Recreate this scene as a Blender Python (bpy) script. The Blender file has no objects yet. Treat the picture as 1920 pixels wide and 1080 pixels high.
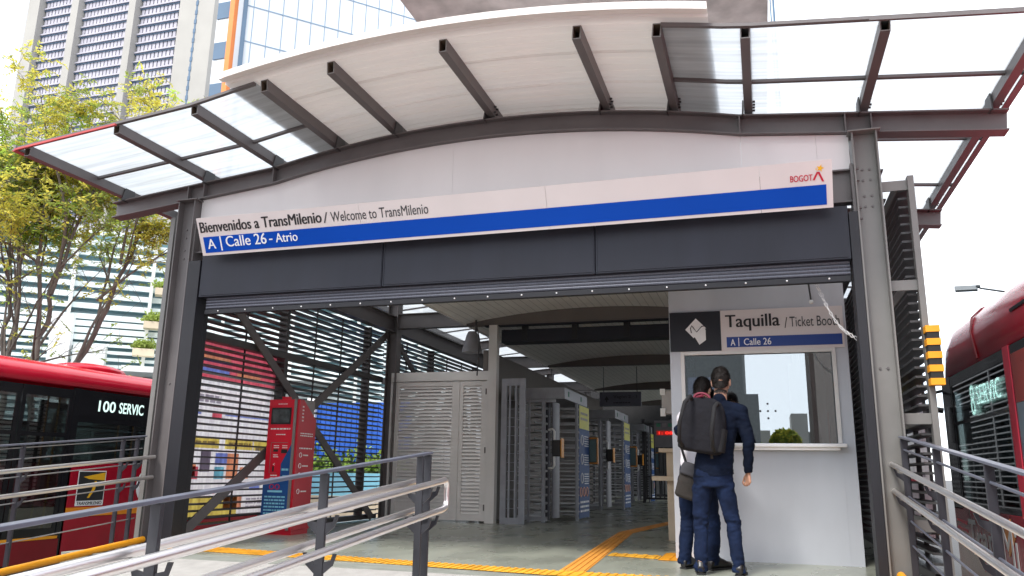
import bpy, bmesh, math, random
from mathutils import Vector, Matrix, noise
random.seed(7)
R = math.radians
scene = bpy.context.scene
COL = scene.collection

# ------------------------------------------------------------------ camera, sky, sun, exposure
cam_d = bpy.data.cameras.new('camera'); cam = bpy.data.objects.new('camera', cam_d); COL.objects.link(cam)
scene.camera = cam
cam_d.sensor_width = 36.0; cam_d.lens = 27.84; cam_d.clip_start = 0.05; cam_d.clip_end = 3000
_r = Vector((0.95497176, 0.29630879, 0.01516689)); _u = Vector((0.05303362, -0.22077099, 0.97388275)); _f = Vector((-0.29191843, 0.92922617, 0.22654439))
CAMZ = 0.84
cam.matrix_world = Matrix(((_r.x, _u.x, -_f.x, 0), (_r.y, _u.y, -_f.y, 0), (_r.z, _u.z, -_f.z, CAMZ), (0, 0, 0, 1)))

SUN_EL, SUN_AZ = 52, 200       # azimuth measured clockwise from +Y
world = bpy.data.worlds.new("World"); scene.world = world; world.use_nodes = True
wn = world.node_tree.nodes; wl = world.node_tree.links
for n in list(wn): wn.remove(n)
w_out = wn.new('ShaderNodeOutputWorld'); w_bg = wn.new('ShaderNodeBackground')
w_sky = wn.new('ShaderNodeTexSky'); w_sky.sky_type = 'NISHITA'; w_sky.sun_disc = False
w_sky.sun_elevation = R(SUN_EL); w_sky.sun_rotation = R(SUN_AZ); w_sky.altitude = 2600
w_tc = wn.new('ShaderNodeTexCoord'); w_no = wn.new('ShaderNodeTexNoise'); w_no.inputs['Scale'].default_value = 2.3
w_no.inputs['Detail'].default_value = 7; w_no.inputs['Roughness'].default_value = .55
w_ramp = wn.new('ShaderNodeValToRGB'); w_ramp.color_ramp.elements[0].position = .36; w_ramp.color_ramp.elements[1].position = .52
w_ramp.color_ramp.elements[0].color = (.38, .38, .38, 1)
w_mix = wn.new('ShaderNodeMix'); w_mix.data_type = 'RGBA'
w_mix.inputs['B'].default_value = (8.4, 8.7, 9.1, 1)
w_map = wn.new('ShaderNodeMapping'); w_map.inputs['Scale'].default_value = (1, 1, 1.8)
wl.new(w_tc.outputs['Generated'], w_map.inputs['Vector']); wl.new(w_map.outputs['Vector'], w_no.inputs['Vector'])
wl.new(w_no.outputs['Fac'], w_ramp.inputs['Fac']); wl.new(w_ramp.outputs['Color'], w_mix.inputs['Factor'])
wl.new(w_sky.outputs['Color'], w_mix.inputs['A']); wl.new(w_mix.outputs['Result'], w_bg.inputs['Color'])
w_bg.inputs['Strength'].default_value = 0.11
wl.new(w_bg.outputs['Background'], w_out.inputs['Surface'])

sun_d = bpy.data.lights.new('sun', 'SUN'); sun_d.energy = 1.5; sun_d.angle = R(14); sun_d.color = (1, .96, .9)
sun = bpy.data.objects.new('sun', sun_d); COL.objects.link(sun)
sd = Vector((math.sin(R(SUN_AZ)) * math.cos(R(SUN_EL)), math.cos(R(SUN_AZ)) * math.cos(R(SUN_EL)), math.sin(R(SUN_EL))))
sun.rotation_euler = sd.to_track_quat('Z', 'Y').to_euler()

vs = scene.view_settings; vs.view_transform = 'Standard'; vs.look = 'None'; vs.gamma = 1; vs.use_curve_mapping = False
vs.exposure = 1.4
scene.cycles.max_bounces = 9; scene.cycles.transparent_max_bounces = 12; scene.cycles.diffuse_bounces = 5

# ------------------------------------------------------------------ materials
def mat(name, col, rough=.5, metal=0, var=.12, scale=6, bump=0, bscale=60, spec=.5, emit=None, estr=1, stretch=None):
    m = bpy.data.materials.new(name); m.use_nodes = True
    nt = m.node_tree; b = nt.nodes['Principled BSDF']
    b.inputs['Roughness'].default_value = rough; b.inputs['Metallic'].default_value = metal
    b.inputs['Specular IOR Level'].default_value = spec
    c = (col[0], col[1], col[2], 1)
    tc = nt.nodes.new('ShaderNodeTexCoord'); mp = nt.nodes.new('ShaderNodeMapping')
    if stretch: mp.inputs['Scale'].default_value = stretch
    nt.links.new(tc.outputs['Object'], mp.inputs['Vector'])
    if var > 0:
        n = nt.nodes.new('ShaderNodeTexNoise'); n.inputs['Scale'].default_value = scale; n.inputs['Detail'].default_value = 5
        nt.links.new(mp.outputs['Vector'], n.inputs['Vector'])
        rp = nt.nodes.new('ShaderNodeValToRGB'); e = rp.color_ramp.elements
        e[0].position = .3; e[1].position = .72
        e[0].color = tuple(x * (1 - var) for x in col) + (1,); e[1].color = tuple(min(1, x * (1 + var)) for x in col) + (1,)
        nt.links.new(n.outputs['Fac'], rp.inputs['Fac']); nt.links.new(rp.outputs['Color'], b.inputs['Base Color'])
        mr = nt.nodes.new('ShaderNodeMapRange'); mr.inputs['To Min'].default_value = max(0, rough - .08); mr.inputs['To Max'].default_value = min(1, rough + .1)
        nt.links.new(n.outputs['Fac'], mr.inputs['Value']); nt.links.new(mr.outputs['Result'], b.inputs['Roughness'])
    else:
        b.inputs['Base Color'].default_value = c
    if bump > 0:
        n2 = nt.nodes.new('ShaderNodeTexNoise'); n2.inputs['Scale'].default_value = bscale; n2.inputs['Detail'].default_value = 4
        nt.links.new(mp.outputs['Vector'], n2.inputs['Vector'])
        bp = nt.nodes.new('ShaderNodeBump'); bp.inputs['Strength'].default_value = bump; bp.inputs['Distance'].default_value = .02
        nt.links.new(n2.outputs['Fac'], bp.inputs['Height']); nt.links.new(bp.outputs['Normal'], b.inputs['Normal'])
    if emit:
        b.inputs['Emission Color'].default_value = (*emit, 1); b.inputs['Emission Strength'].default_value = estr
    return m

def lines_mat(name, col, dark, axis, period, width=.08, rough=.45):
    m = mat(name, col, rough, var=.06, scale=3); nt = m.node_tree; b = nt.nodes['Principled BSDF']
    tc = nt.nodes.new('ShaderNodeTexCoord'); sp = nt.nodes.new('ShaderNodeSeparateXYZ'); nt.links.new(tc.outputs['Object'], sp.inputs['Vector'])
    d = nt.nodes.new('ShaderNodeMath'); d.operation = 'DIVIDE'; d.inputs[1].default_value = period; nt.links.new(sp.outputs[axis], d.inputs[0])
    f = nt.nodes.new('ShaderNodeMath'); f.operation = 'FRACT'; nt.links.new(d.outputs[0], f.inputs[0])
    l = nt.nodes.new('ShaderNodeMath'); l.operation = 'LESS_THAN'; l.inputs[1].default_value = width; nt.links.new(f.outputs[0], l.inputs[0])
    src = b.inputs['Base Color'].links[0].from_socket
    mx = nt.nodes.new('ShaderNodeMix'); mx.data_type = 'RGBA'; mx.inputs['B'].default_value = (*dark, 1)
    nt.links.new(l.outputs[0], mx.inputs['Factor']); nt.links.new(src, mx.inputs['A']); nt.links.new(mx.outputs['Result'], b.inputs['Base Color'])
    return m

def glass_mat(name, tint, refl=.5, rough=.01, gcol=(1, 1, 1)):
    m = bpy.data.materials.new(name); m.use_nodes = True; nt = m.node_tree
    nt.nodes.remove(nt.nodes['Principled BSDF']); out = nt.nodes['Material Output']
    g = nt.nodes.new('ShaderNodeBsdfGlossy'); g.inputs['Roughness'].default_value = rough; g.inputs['Color'].default_value = (*gcol, 1)
    t = nt.nodes.new('ShaderNodeBsdfTransparent'); t.inputs['Color'].default_value = (*tint, 1)
    lw = nt.nodes.new('ShaderNodeLayerWeight'); lw.inputs['Blend'].default_value = .5
    pw = nt.nodes.new('ShaderNodeMath'); pw.operation = 'POWER'; pw.inputs[1].default_value = 5; nt.links.new(lw.outputs['Facing'], pw.inputs[0])
    ad = nt.nodes.new('ShaderNodeMath'); ad.operation = 'ADD'; ad.use_clamp = True; ad.inputs[1].default_value = refl
    nt.links.new(pw.outputs[0], ad.inputs[0])
    mx = nt.nodes.new('ShaderNodeMixShader'); nt.links.new(ad.outputs[0], mx.inputs['Fac'])
    nt.links.new(t.outputs[0], mx.inputs[1]); nt.links.new(g.outputs[0], mx.inputs[2]); nt.links.new(mx.outputs[0], out.inputs['Surface'])
    return m

def translucent_mat(name, col, trans=.3, tl=.6):
    m = bpy.data.materials.new(name); m.use_nodes = True; nt = m.node_tree
    nt.nodes.remove(nt.nodes['Principled BSDF']); out = nt.nodes['Material Output']
    a = nt.nodes.new('ShaderNodeBsdfTranslucent'); a.inputs['Color'].default_value = (*col, 1)
    d = nt.nodes.new('ShaderNodeBsdfDiffuse'); d.inputs['Color'].default_value = (*col, 1)
    t = nt.nodes.new('ShaderNodeBsdfTransparent'); t.inputs['Color'].default_value = (1, 1, 1, 1)
    tc = nt.nodes.new('ShaderNodeTexCoord'); n = nt.nodes.new('ShaderNodeTexNoise'); n.inputs['Scale'].default_value = 2.5; n.inputs['Detail'].default_value = 6
    mp = nt.nodes.new('ShaderNodeMapping'); mp.inputs['Scale'].default_value = (.5, 4, 1); nt.links.new(tc.outputs['Object'], mp.inputs['Vector']); nt.links.new(mp.outputs['Vector'], n.inputs['Vector'])
    mr = nt.nodes.new('ShaderNodeMapRange'); mr.inputs['To Min'].default_value = trans - .1; mr.inputs['To Max'].default_value = trans + .12; nt.links.new(n.outputs['Fac'], mr.inputs['Value'])
    n2 = nt.nodes.new('ShaderNodeTexNoise'); n2.inputs['Scale'].default_value = 3; n2.inputs['Detail'].default_value = 8; mp2 = nt.nodes.new('ShaderNodeMapping'); mp2.inputs['Scale'].default_value = (.25, 6, 1)
    nt.links.new(tc.outputs['Object'], mp2.inputs['Vector']); nt.links.new(mp2.outputs['Vector'], n2.inputs['Vector'])
    cr = nt.nodes.new('ShaderNodeValToRGB'); cr.color_ramp.elements[0].position = .3; cr.color_ramp.elements[1].position = .65
    cr.color_ramp.elements[0].color = tuple(c * .82 for c in col) + (1,); cr.color_ramp.elements[1].color = tuple(min(1, c * 1.1) for c in col) + (1,)
    nt.links.new(n2.outputs['Fac'], cr.inputs['Fac']); nt.links.new(cr.outputs['Color'], a.inputs['Color']); nt.links.new(cr.outputs['Color'], d.inputs['Color'])
    m1 = nt.nodes.new('ShaderNodeMixShader'); m1.inputs['Fac'].default_value = tl; nt.links.new(d.outputs[0], m1.inputs[1]); nt.links.new(a.outputs[0], m1.inputs[2])
    m2 = nt.nodes.new('ShaderNodeMixShader'); nt.links.new(mr.outputs['Result'], m2.inputs['Fac']); nt.links.new(m1.outputs[0], m2.inputs[1]); nt.links.new(t.outputs[0], m2.inputs[2])
    nt.links.new(m2.outputs[0], out.inputs['Surface'])
    return m

def leaf_mat(name, col):
    m = mat(name, col, .6, 0, .3, 2); nt = m.node_tree; b = nt.nodes['Principled BSDF']; out = nt.nodes['Material Output']
    t = nt.nodes.new('ShaderNodeBsdfTranslucent'); nt.links.new(b.inputs['Base Color'].links[0].from_socket, t.inputs['Color'])
    mx = nt.nodes.new('ShaderNodeMixShader'); mx.inputs['Fac'].default_value = .58
    nt.links.new(b.outputs[0], mx.inputs[1]); nt.links.new(t.outputs[0], mx.inputs[2]); nt.links.new(mx.outputs[0], out.inputs['Surface'])
    return m

M = dict(
    steel=mat('steel_grey_paint', (.115, .104, .104), .42, .0, .1, 4, .03, 200),
    steel_light=mat('steel_light_grey', (.17, .165, .157), .4, .0, .07, 5),
    steel_dark=mat('steel_dark', (.045, .043, .045), .45, 0, .12, 5),
    hollow=mat('hollow_inside', (.10, .07, .045), .8, 0, .1),
    slat=mat('slat_dark_grey', (.055, .053, .055), .45, 0, .15, 4),
    slat_lt=mat('slat_light_grey', (.22, .22, .22), .45, 0, .1, 4),
    red_reflection=mat('red_reflection', (.45, .06, .06), .5, 0, .15),
    white=mat('white_panel', (.69, .665, .665), .5, 0, .05, 1.2, stretch=(1, 1, .35)),
    sheet=mat('white_roof_sheet', (.72, .685, .655), .42, 0, .06, 3, stretch=(.3, 3, 1)),
    booth=mat('booth_white', (.50, .52, .565), .45, 0, .10, 1.7, stretch=(1, 1, .4)),
    sign_white=mat('sign_white', (.70, .64, .63), .4, 0, .03, 2),
    blue=mat('sign_blue', (.001, .062, .42), .5, 0, .05, 1, spec=.15),
    blue2=mat('sign_blue_dark', (.012, .05, .26), .4, 0, .04, 2),
    ink=mat('sign_ink', (.018, .018, .02), .5, 0, 0),
    ink2=mat('sign_grey_ink', (.05, .05, .055), .5, 0, 0),
    letter=mat('letter_white', (.85, .85, .85), .5, 0, 0),
    logo_red=mat('logo_red', (.55, .01, .04), .5, 0, 0),
    logo_yellow=mat('logo_yellow', (.85, .45, .01), .5, 0, 0),
    shutter=mat('shutter_navy', (.017, .019, .029), .5, 0, .22, 2.2, .04, 14, spec=.33, stretch=(1.5, 1, .3)),
    shutter2=mat('shutter_black', (.006, .0065, .011), .55, 0, .1, 3),
    curtain=mat('shutter_curtain', (.10, .105, .13), .35, .4, .25, 30, stretch=(8, 1, 1)),
    navy=mat('icon_navy', (.012, .014, .022), .5, 0, .05),
    chrome=mat('brushed_steel', (.90, .875, .865), .36, 1, 0),
    chrome2=mat('galvanised_steel', (.42, .42, .43), .35, .8, .12, 10),
    bars=mat('bar_grey', (.55, .56, .58), .35, .15, .1, 10),
    rail=mat('rail_dark_paint', (.026, .027, .034), .4, 0, .12, 8),
    rail2=mat('rail_blue_grey', (.13, .14, .18), .35, .2, .1, 8),
    yellow=mat('yellow_paint', (.80, .33, .01), .45, 0, .08, 6),
    tactile=mat('tactile_yellow', (.82, .40, .03), .6, 0, .28, 5, .2, 60),
    tactile2=mat('tactile_orange', (.74, .32, .05), .6, 0, .14, 9, .2, 60),
    floor=mat('polished_concrete', (.30, .315, .262), .27, 0, .24, 1.9, .02, 12, stretch=(1, .5, 1)),
    ramp=mat('pale_concrete', (.37, .355, .335), .8, 0, .1, 9, .3, 90),
    kerb=mat('grey_concrete', (.24, .25, .22), .7, 0, .14, 6, .2, 50),
    asphalt=mat('asphalt', (.085, .085, .087), .85, 0, .2, 12, .4, 120),
    concrete=mat('stained_concrete', (.50, .475, .46), .85, 0, .38, 1.6, .4, 9),
    tower=mat('tower_concrete', (.38, .365, .34), .85, 0, .08, .15),
    tower_fin=mat('tower_fin', (.43, .415, .47), .7, 0, .1, .4),
    tower_glass=mat('tower_glass_dark', (.22, .235, .29), .4, 0, .2, .3),
    tower_band=mat('tower_band_blue', (.09, .15, .23), .2, 0, .1, .3),
    g_orange=mat('orange_cladding', (.75, .22, .05), .5, 0, .06, .3),
    g_white=mat('pale_glass', (.66, .69, .73), .2, 0, .12, .06),
    g_line=mat('glass_joint', (.20, .28, .38), .4, 0, 0),
    pav=mat('pavilion_louvre', (.72, .80, .80), .4, 0, .08, .4),
    pav_dark=mat('pavilion_glass', (.16, .27, .30), .15, 0, .2, .3),
    pav_post=mat('pavilion_post', (.72, .74, .72), .5, 0, .05, .5),
    poly=translucent_mat('polycarbonate', (.44, .465, .49), .10, .8),
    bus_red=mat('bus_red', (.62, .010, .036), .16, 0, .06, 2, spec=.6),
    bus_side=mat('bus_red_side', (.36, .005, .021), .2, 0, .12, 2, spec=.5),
    bus_dark=mat('bus_maroon', (.20, .006, .012), .3, 0, .1, 3),
    bus_black=mat('bus_black', (.010, .010, .012), .12, 0, .1, 2),
    bus_glass=glass_mat('bus_glass', (.35, .40, .40), .14, .02),
    bus_wind=glass_mat('bus_glass_dark', (.12, .13, .14), .10, .02),
    bus_orange=mat('bus_orange', (.80, .26, .01), .3, 0, .05, 3),
    bus_in=mat('bus_interior', (.10, .11, .12), .6, 0, .1, 3),
    rubber=mat('rubber', (.016, .016, .016), .8, 0, .1),
    led=mat('led_white', (.4, .45, .43), .5, 0, 0, emit=(.7, 1, .92), estr=.42),
    led_red=mat('led_red', (.4, .01, .01), .5, 0, 0, emit=(1, .03, .02), estr=.8),
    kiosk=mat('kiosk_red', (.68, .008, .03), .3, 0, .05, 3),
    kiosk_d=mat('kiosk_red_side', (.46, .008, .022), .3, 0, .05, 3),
    kiosk_b=mat('kiosk_blue', (.008, .07, .25), .35, 0, .05, 3),
    kiosk_edge=mat('kiosk_edge', (.25, .23, .22), .35, .3, .05),
    screen=mat('screen_dark', (.05, .06, .06), .15, 0, .5, 14),
    louvre=mat('louvre_grey', (.70, .68, .66), .4, 0, .05, 3),
    ceil=lines_mat('ceiling_planks', (.88, .85, .81), (.45, .43, .41), 'X', .13, .07, .4),
    lens=mat('soffit_brown', (.14, .122, .112), .6, 0, .1, 2),
    turn=mat('turnstile_grey', (.31, .32, .355), .38, .3, .1, 8),
    turn_d=mat('turnstile_dark', (.10, .10, .115), .4, .3, .15, 8),
    panel_y=mat('sticker_yellow', (.62, .60, .10), .5, 0, .1, 8),
    panel_b=mat('sticker_blue', (.008, .055, .19), .5, 0, .1, 8, spec=.2),
    green=mat('green_light', (.01, .15, .08), .4, 0, 0),
    dark=mat('dark_interior', (.02, .02, .022), .8, 0, .2),
    cream=mat('cream_top', (.62, .50, .36), .5, 0, .08),
    p_red=mat('poster_red', (.72, .05, .09), .4, 0, .12, 3),
    q_white=translucent_mat('film_white', (.95, .92, .98), .2, .9), q_red=translucent_mat('film_red', (.98, .33, .40), .08, .9), q_yellow=translucent_mat('film_yellow', (.96, .82, .34), .08, .9), q_peach=translucent_mat('film_peach', (.92, .55, .38), .08, .9), q_blue=translucent_mat('film_blue', (.42, .50, .85), .08, .9), q_cyan=translucent_mat('film_cyan', (.40, .75, .85), .08, .9), q_grey=translucent_mat('film_grey', (.42, .38, .46), .05, .7),
    p_white=mat('poster_white', (.74, .68, .80), .4, 0, .04, 3),
    p_yellow=mat('poster_yellow', (.80, .55, .12), .4, 0, .06, 3),
    p_peach=mat('poster_peach', (.85, .45, .30), .4, 0, .1, 3),
    p_blue=mat('poster_blue', (.30, .38, .75), .4, 0, .06, 3),
    p_cyan=mat('poster_cyan', (.25, .60, .75), .4, 0, .06, 3),
    p_grey=mat('poster_grey', (.16, .14, .16), .4, 0, .06, 3),
    h_blue=mat('hoarding_blue', (.012, .10, .50), .5, 0, .12, 2),
    h_cyan=mat('hoarding_cyan', (.22, .52, .66), .6, 0, .1, 2),
    sandw=mat('sandstone_wall', (.62, .52, .38), .8, 0, .1, 2),
    bark=mat('bark', (.13, .11, .095), .9, 0, .25, 14, .5, 40, stretch=(1, 1, .3)),
    leaf_y=leaf_mat('leaf_yellow', (.62, .58, .10)), leaf_g=leaf_mat('leaf_green', (.32, .40, .09)), leaf_l=leaf_mat('leaf_lime', (.42, .58, .10)),
    hedge=mat('hedge_green', (.10, .17, .03), .7, 0, .4, 5),
    skin=mat('skin', (.46, .25, .17), .5, 0, .08, 12),
    hair=mat('hair_dark', (.018, .013, .011), .6, 0, .3, 60, .4, 150),
    jacket=mat('navy_jacket', (.004, .0075, .019), .85, 0, .25, 9, .3, 260, spec=.12),
    denim=mat('navy_trousers', (.009, .017, .046), .85, 0, .4, 7, .3, 240, spec=.12),
    denim2=mat('navy_trousers_b', (.008, .015, .040), .85, 0, .4, 7, .3, 240, spec=.12),
    shirt=mat('white_shirt', (.72, .70, .76), .7, 0, .05, 9, .15, 120),
    shoe=mat('black_shoe', (.012, .011, .011), .35, 0, .1),
    pack=mat('backpack_grey', (.012, .012, .016), .8, 0, .25, 20, .4, 300, spec=.2),
    pack_d=mat('backpack_black', (.007, .007, .009), .8, 0, .15, 20, .35, 300),
    pack_r=mat('backpack_burgundy', (.17, .012, .035), .6, 0, .1),
    bag=mat('bag_grey', (.036, .032, .03), .8, 0, .2, 14, .3, 200, spec=.2),
    lampm=mat('lamp_grey', (.04, .05, .055), .4, 0, .1),
    chain=mat('plastic_chain', (.75, .74, .74), .3, 0, 0),
    gate=mat('far_gate', (.055, .055, .06), .4, .3, .1),
    boxm=mat('wall_box', (.46, .44, .43), .5, 0, .05),
    glass_booth=glass_mat('booth_glass', (.45, .47, .47), .33, .004, (.86, .93, .98)),
)

_nt = M['sheet'].node_tree; _t = _nt.nodes.new('ShaderNodeBsdfTranslucent'); _t.inputs['Color'].default_value = (.86, .80, .76, 1)
_m = _nt.nodes.new('ShaderNodeMixShader'); _m.inputs['Fac'].default_value = .09
_nt.links.new(_nt.nodes['Principled BSDF'].outputs[0], _m.inputs[1]); _nt.links.new(_t.outputs[0], _m.inputs[2]); _nt.links.new(_m.outputs[0], _nt.nodes['Material Output'].inputs['Surface'])

# ------------------------------------------------------------------ mesh builder
class G:
    def __init__(s): s.v = []; s.f = []; s.m = []; s.sm = []
    def add(s, vs_, fs, mi=0, smooth=False):
        o = len(s.v); s.v += [tuple(x) for x in vs_]
        for f in fs: s.f.append([o + i for i in f]); s.m.append(mi); s.sm.append(smooth)
    def box(s, x0, x1, y0, y1, z0, z1, mi=0):
        s.add([(x0, y0, z0), (x1, y0, z0), (x1, y1, z0), (x0, y1, z0), (x0, y0, z1), (x1, y0, z1), (x1, y1, z1), (x0, y1, z1)],
              [(3, 2, 1, 0), (4, 5, 6, 7), (0, 1, 5, 4), (1, 2, 6, 5), (2, 3, 7, 6), (3, 0, 4, 7)], mi)
        return s
    def obox(s, c, ex, ey, ez, mi=0):
        c = Vector(c); ex = Vector(ex); ey = Vector(ey); ez = Vector(ez)
        p = [c + a * ex + b * ey + d * ez for d in (-1, 1) for a, b in ((-1, -1), (1, -1), (1, 1), (-1, 1))]
        s.add(p, [(3, 2, 1, 0), (4, 5, 6, 7), (0, 1, 5, 4), (1, 2, 6, 5), (2, 3, 7, 6), (3, 0, 4, 7)], mi); return s
    def bar(s, p0, p1, w, h, up=(0, 0, 1), mi=0):
        p0 = Vector(p0); p1 = Vector(p1); d = (p1 - p0); L = d.length; d.normalize(); up = Vector(up)
        x = d.cross(up).normalized(); z = x.cross(d)
        return s.obox((p0 + p1) / 2, x * w / 2, d * L / 2, z * h / 2, mi)
    def tube(s, pts, r, n=10, mi=0, caps=True, rr=None):
        pts = [Vector(p) for p in pts]; k = len(pts); rings = []
        t0 = (pts[1] - pts[0]).normalized()
        ref = Vector((0, 0, 1)) if abs(t0.z) < .9 else Vector((1, 0, 0))
        x = t0.cross(ref).normalized()
        for i, p in enumerate(pts):
            t = (pts[min(i + 1, k - 1)] - pts[max(i - 1, 0)]).normalized()
            x = (x - t * x.dot(t)).normalized(); y = x.cross(t); rad = rr[i] if rr else r
            rings.append([p + (x * math.cos(2 * math.pi * j / n) + y * math.sin(2 * math.pi * j / n)) * rad for j in range(n)])
        vs_ = [q for rg in rings for q in rg]; fs = []
        for i in range(k - 1):
            for j in range(n): fs.append((i * n + j, (i + 1) * n + j, (i + 1) * n + (j + 1) % n, i * n + (j + 1) % n))
        s.add(vs_, fs, mi, True)
        if caps:
            s.add(rings[0], [tuple(range(n))], mi); s.add(rings[-1], [tuple(reversed(range(n)))], mi)
        return s
    def prism(s, pts, vec, mi=0):
        n = len(pts); a = [Vector(p) for p in pts]; vec = Vector(vec); b = [p + vec for p in a]
        fs = [tuple(range(n)), tuple(reversed(range(n, 2 * n)))] + [(i, n + i, n + (i + 1) % n, (i + 1) % n) for i in range(n)]
        s.add(a + b, fs, mi); return s
    def sweep(s, prof, frames, mi=0, smooth=False, caps=True):
        n = len(prof); vs_ = []
        for (o, x, y) in frames: vs_ += [Vector(o) + Vector(x) * a + Vector(y) * b for a, b in prof]
        fs = []
        for i in range(len(frames) - 1):
            for j in range(n): fs.append((i * n + j, i * n + (j + 1) % n, (i + 1) * n + (j + 1) % n, (i + 1) * n + j))
        s.add(vs_, fs, mi, smooth)
        if caps:
            k = (len(frames) - 1) * n
            s.add(vs_[:n], [tuple(reversed(range(n)))], mi); s.add(vs_[k:], [tuple(range(n))], mi)
        return s
    def grid(s, fn, nu, nv, mi=0, smooth=True):
        vs_ = [fn(i / nu, j / nv) for i in range(nu + 1) for j in range(nv + 1)]
        fs = [(i * (nv + 1) + j, (i + 1) * (nv + 1) + j, (i + 1) * (nv + 1) + j + 1, i * (nv + 1) + j + 1) for i in range(nu) for j in range(nv)]
        s.add(vs_, fs, mi, smooth); return s
    def sphere(s, c, rx, ry=None, rz=None, n=12, mi=0):
        ry = ry or rx; rz = rz or rx; c = Vector(c)
        return s.grid(lambda a, b: c + Vector((rx * math.sin(math.pi * b) * math.cos(2 * math.pi * a), ry * math.sin(math.pi * b) * math.sin(2 * math.pi * a), -rz * math.cos(math.pi * b))), n, max(4, n // 2), mi)
    def mesh(s, name, mats):
        me = bpy.data.meshes.new(name); me.from_pydata(s.v, [], s.f)
        for m in (mats if isinstance(mats, (list, tuple)) else [mats]): me.materials.append(m)
        me.polygons.foreach_set('material_index', s.m); me.polygons.foreach_set('use_smooth', s.sm); me.update()
        return me
    def build(s, name, mats, parent=None, bev=0, fix=True):
        me = s.mesh(name, mats)
        if fix:
            bm = bmesh.new(); bm.from_mesh(me); bmesh.ops.recalc_face_normals(bm, faces=bm.faces); bm.to_mesh(me); bm.free()
        return link(name, me, parent, bev)

def build_each(g, name, mats, parent=None, bev=0):
    """link every separate piece of g as an object of its own"""
    key = {}; par = list(range(len(g.v)))
    def find(a):
        while par[a] != a: par[a] = par[par[a]]; a = par[a]
        return a
    for i, v in enumerate(g.v):
        k = tuple(round(c, 5) for c in v); j = key.setdefault(k, i); par[find(i)] = find(j)
    for f in g.f:
        for i in f[1:]: par[find(i)] = find(f[0])
    groups = {}
    for fi, f in enumerate(g.f): groups.setdefault(find(f[0]), []).append(fi)
    out = []
    for fl in groups.values():
        h = G(); mp = {}
        for fi in fl:
            nf = []
            for i in g.f[fi]:
                if i not in mp: mp[i] = len(h.v); h.v.append(g.v[i])
                nf.append(mp[i])
            h.f.append(nf); h.m.append(g.m[fi]); h.sm.append(g.sm[fi])
        ms = mats if isinstance(mats, (list, tuple)) else [mats]; used = sorted(set(h.m)); h.m = [used.index(k) for k in h.m]
        out.append(h.build(name, [ms[k] for k in used], parent, bev))
    return out
def build_mats(g, names, mats, parent):
    """one object per material"""
    for k, nm in enumerate(names):
        h = G(); mp = {}
        for f, m_, sm_ in zip(g.f, g.m, g.sm):
            if m_ != k: continue
            nf = []
            for i in f:
                if i not in mp: mp[i] = len(h.v); h.v.append(g.v[i])
                nf.append(mp[i])
            h.f.append(nf); h.m.append(0); h.sm.append(sm_)
        if h.f: h.build(nm, mats[k], parent)
def link(name, me, parent=None, bev=0):
    o = bpy.data.objects.new(name, me); COL.objects.link(o)
    if parent:
        o.parent = parent
        if parent.type == 'EMPTY': o.matrix_parent_inverse = Matrix.Translation(-parent.location)
    if bev:
        b = o.modifiers.new('bevel', 'BEVEL'); b.width = bev; b.segments = 2; b.limit_method = 'ANGLE'; b.angle_limit = R(40)
    return o
def tag(o, label=None, cat=None, group=None, kind=None):
    if label: o['label'] = label
    if cat: o['category'] = cat
    if group: o['group'] = group
    if kind: o['kind'] = kind
    return o
def thing(name, label, cat, loc=(0, 0, 0), group=None):
    o = bpy.data.objects.new(name, None); COL.objects.link(o); o.location = loc; o.empty_display_size = .2
    return tag(o, label, cat, group)
def copy_tree(o, delta, label=None, parent=None):
    c = o.copy(); COL.objects.link(c)
    if parent: c.parent = parent; c.matrix_parent_inverse = o.matrix_parent_inverse.copy()
    else: c.location = Vector(o.location) + Vector(delta)
    if label: c['label'] = label
    for ch in list(o.children): copy_tree(ch, delta, None, c)
    return c

def text_mesh(txt, bold=0.0, depth=.02):
    cu = bpy.data.curves.new('t', 'FONT'); cu.body = txt; cu.size = 1; cu.offset = bold; cu.extrude = depth; cu.resolution_u = 4
    ob = bpy.data.objects.new('t', cu); COL.objects.link(ob)
    dg = bpy.context.evaluated_depsgraph_get(); dg.update()
    me = bpy.data.meshes.new_from_object(ob.evaluated_get(dg))
    COL.objects.unlink(ob); bpy.data.objects.remove(ob); bpy.data.curves.remove(cu)
    return me
def add_text(g, txt, o, eu, ev, u0, u1, v0, v1, mi=0, bold=0.0, lift=.003, slant=0):
    """fit txt's outline into the box u0..u1, v0..v1 of the plane at o spanned by unit vectors eu, ev"""
    if bold > .012:
        w_ = bold * .22 * (v1 - v0) / .7 * 1.6
        for k_ in range(4): add_text(g, txt, o, eu, ev, u0 + w_ * k_ / 3, u1 - w_ + w_ * k_ / 3, v0, v1, mi, 0, lift + .0003 * k_, slant)
        return g
    me = text_mesh(txt, bold); eu = Vector(eu); ev = Vector(ev); n = eu.cross(ev).normalized(); o = Vector(o)
    xs = [v.co.x for v in me.vertices]; ys = [v.co.y for v in me.vertices]
    x0, x1 = min(xs), max(xs); y0, y1 = min(ys), max(ys)
    vs_ = []
    for v in me.vertices:
        a = (v.co.x - x0) / (x1 - x0); b = (v.co.y - y0) / (y1 - y0)
        vs_.append(o + eu * (u0 + a * (u1 - u0) + slant * b * (v1 - v0)) + ev * (v0 + b * (v1 - v0)) + n * (lift if v.co.z > 0 else lift * .1))
    g.add(vs_, [tuple(p.vertices) for p in me.polygons], mi); bpy.data.meshes.remove(me)
    return g
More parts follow.
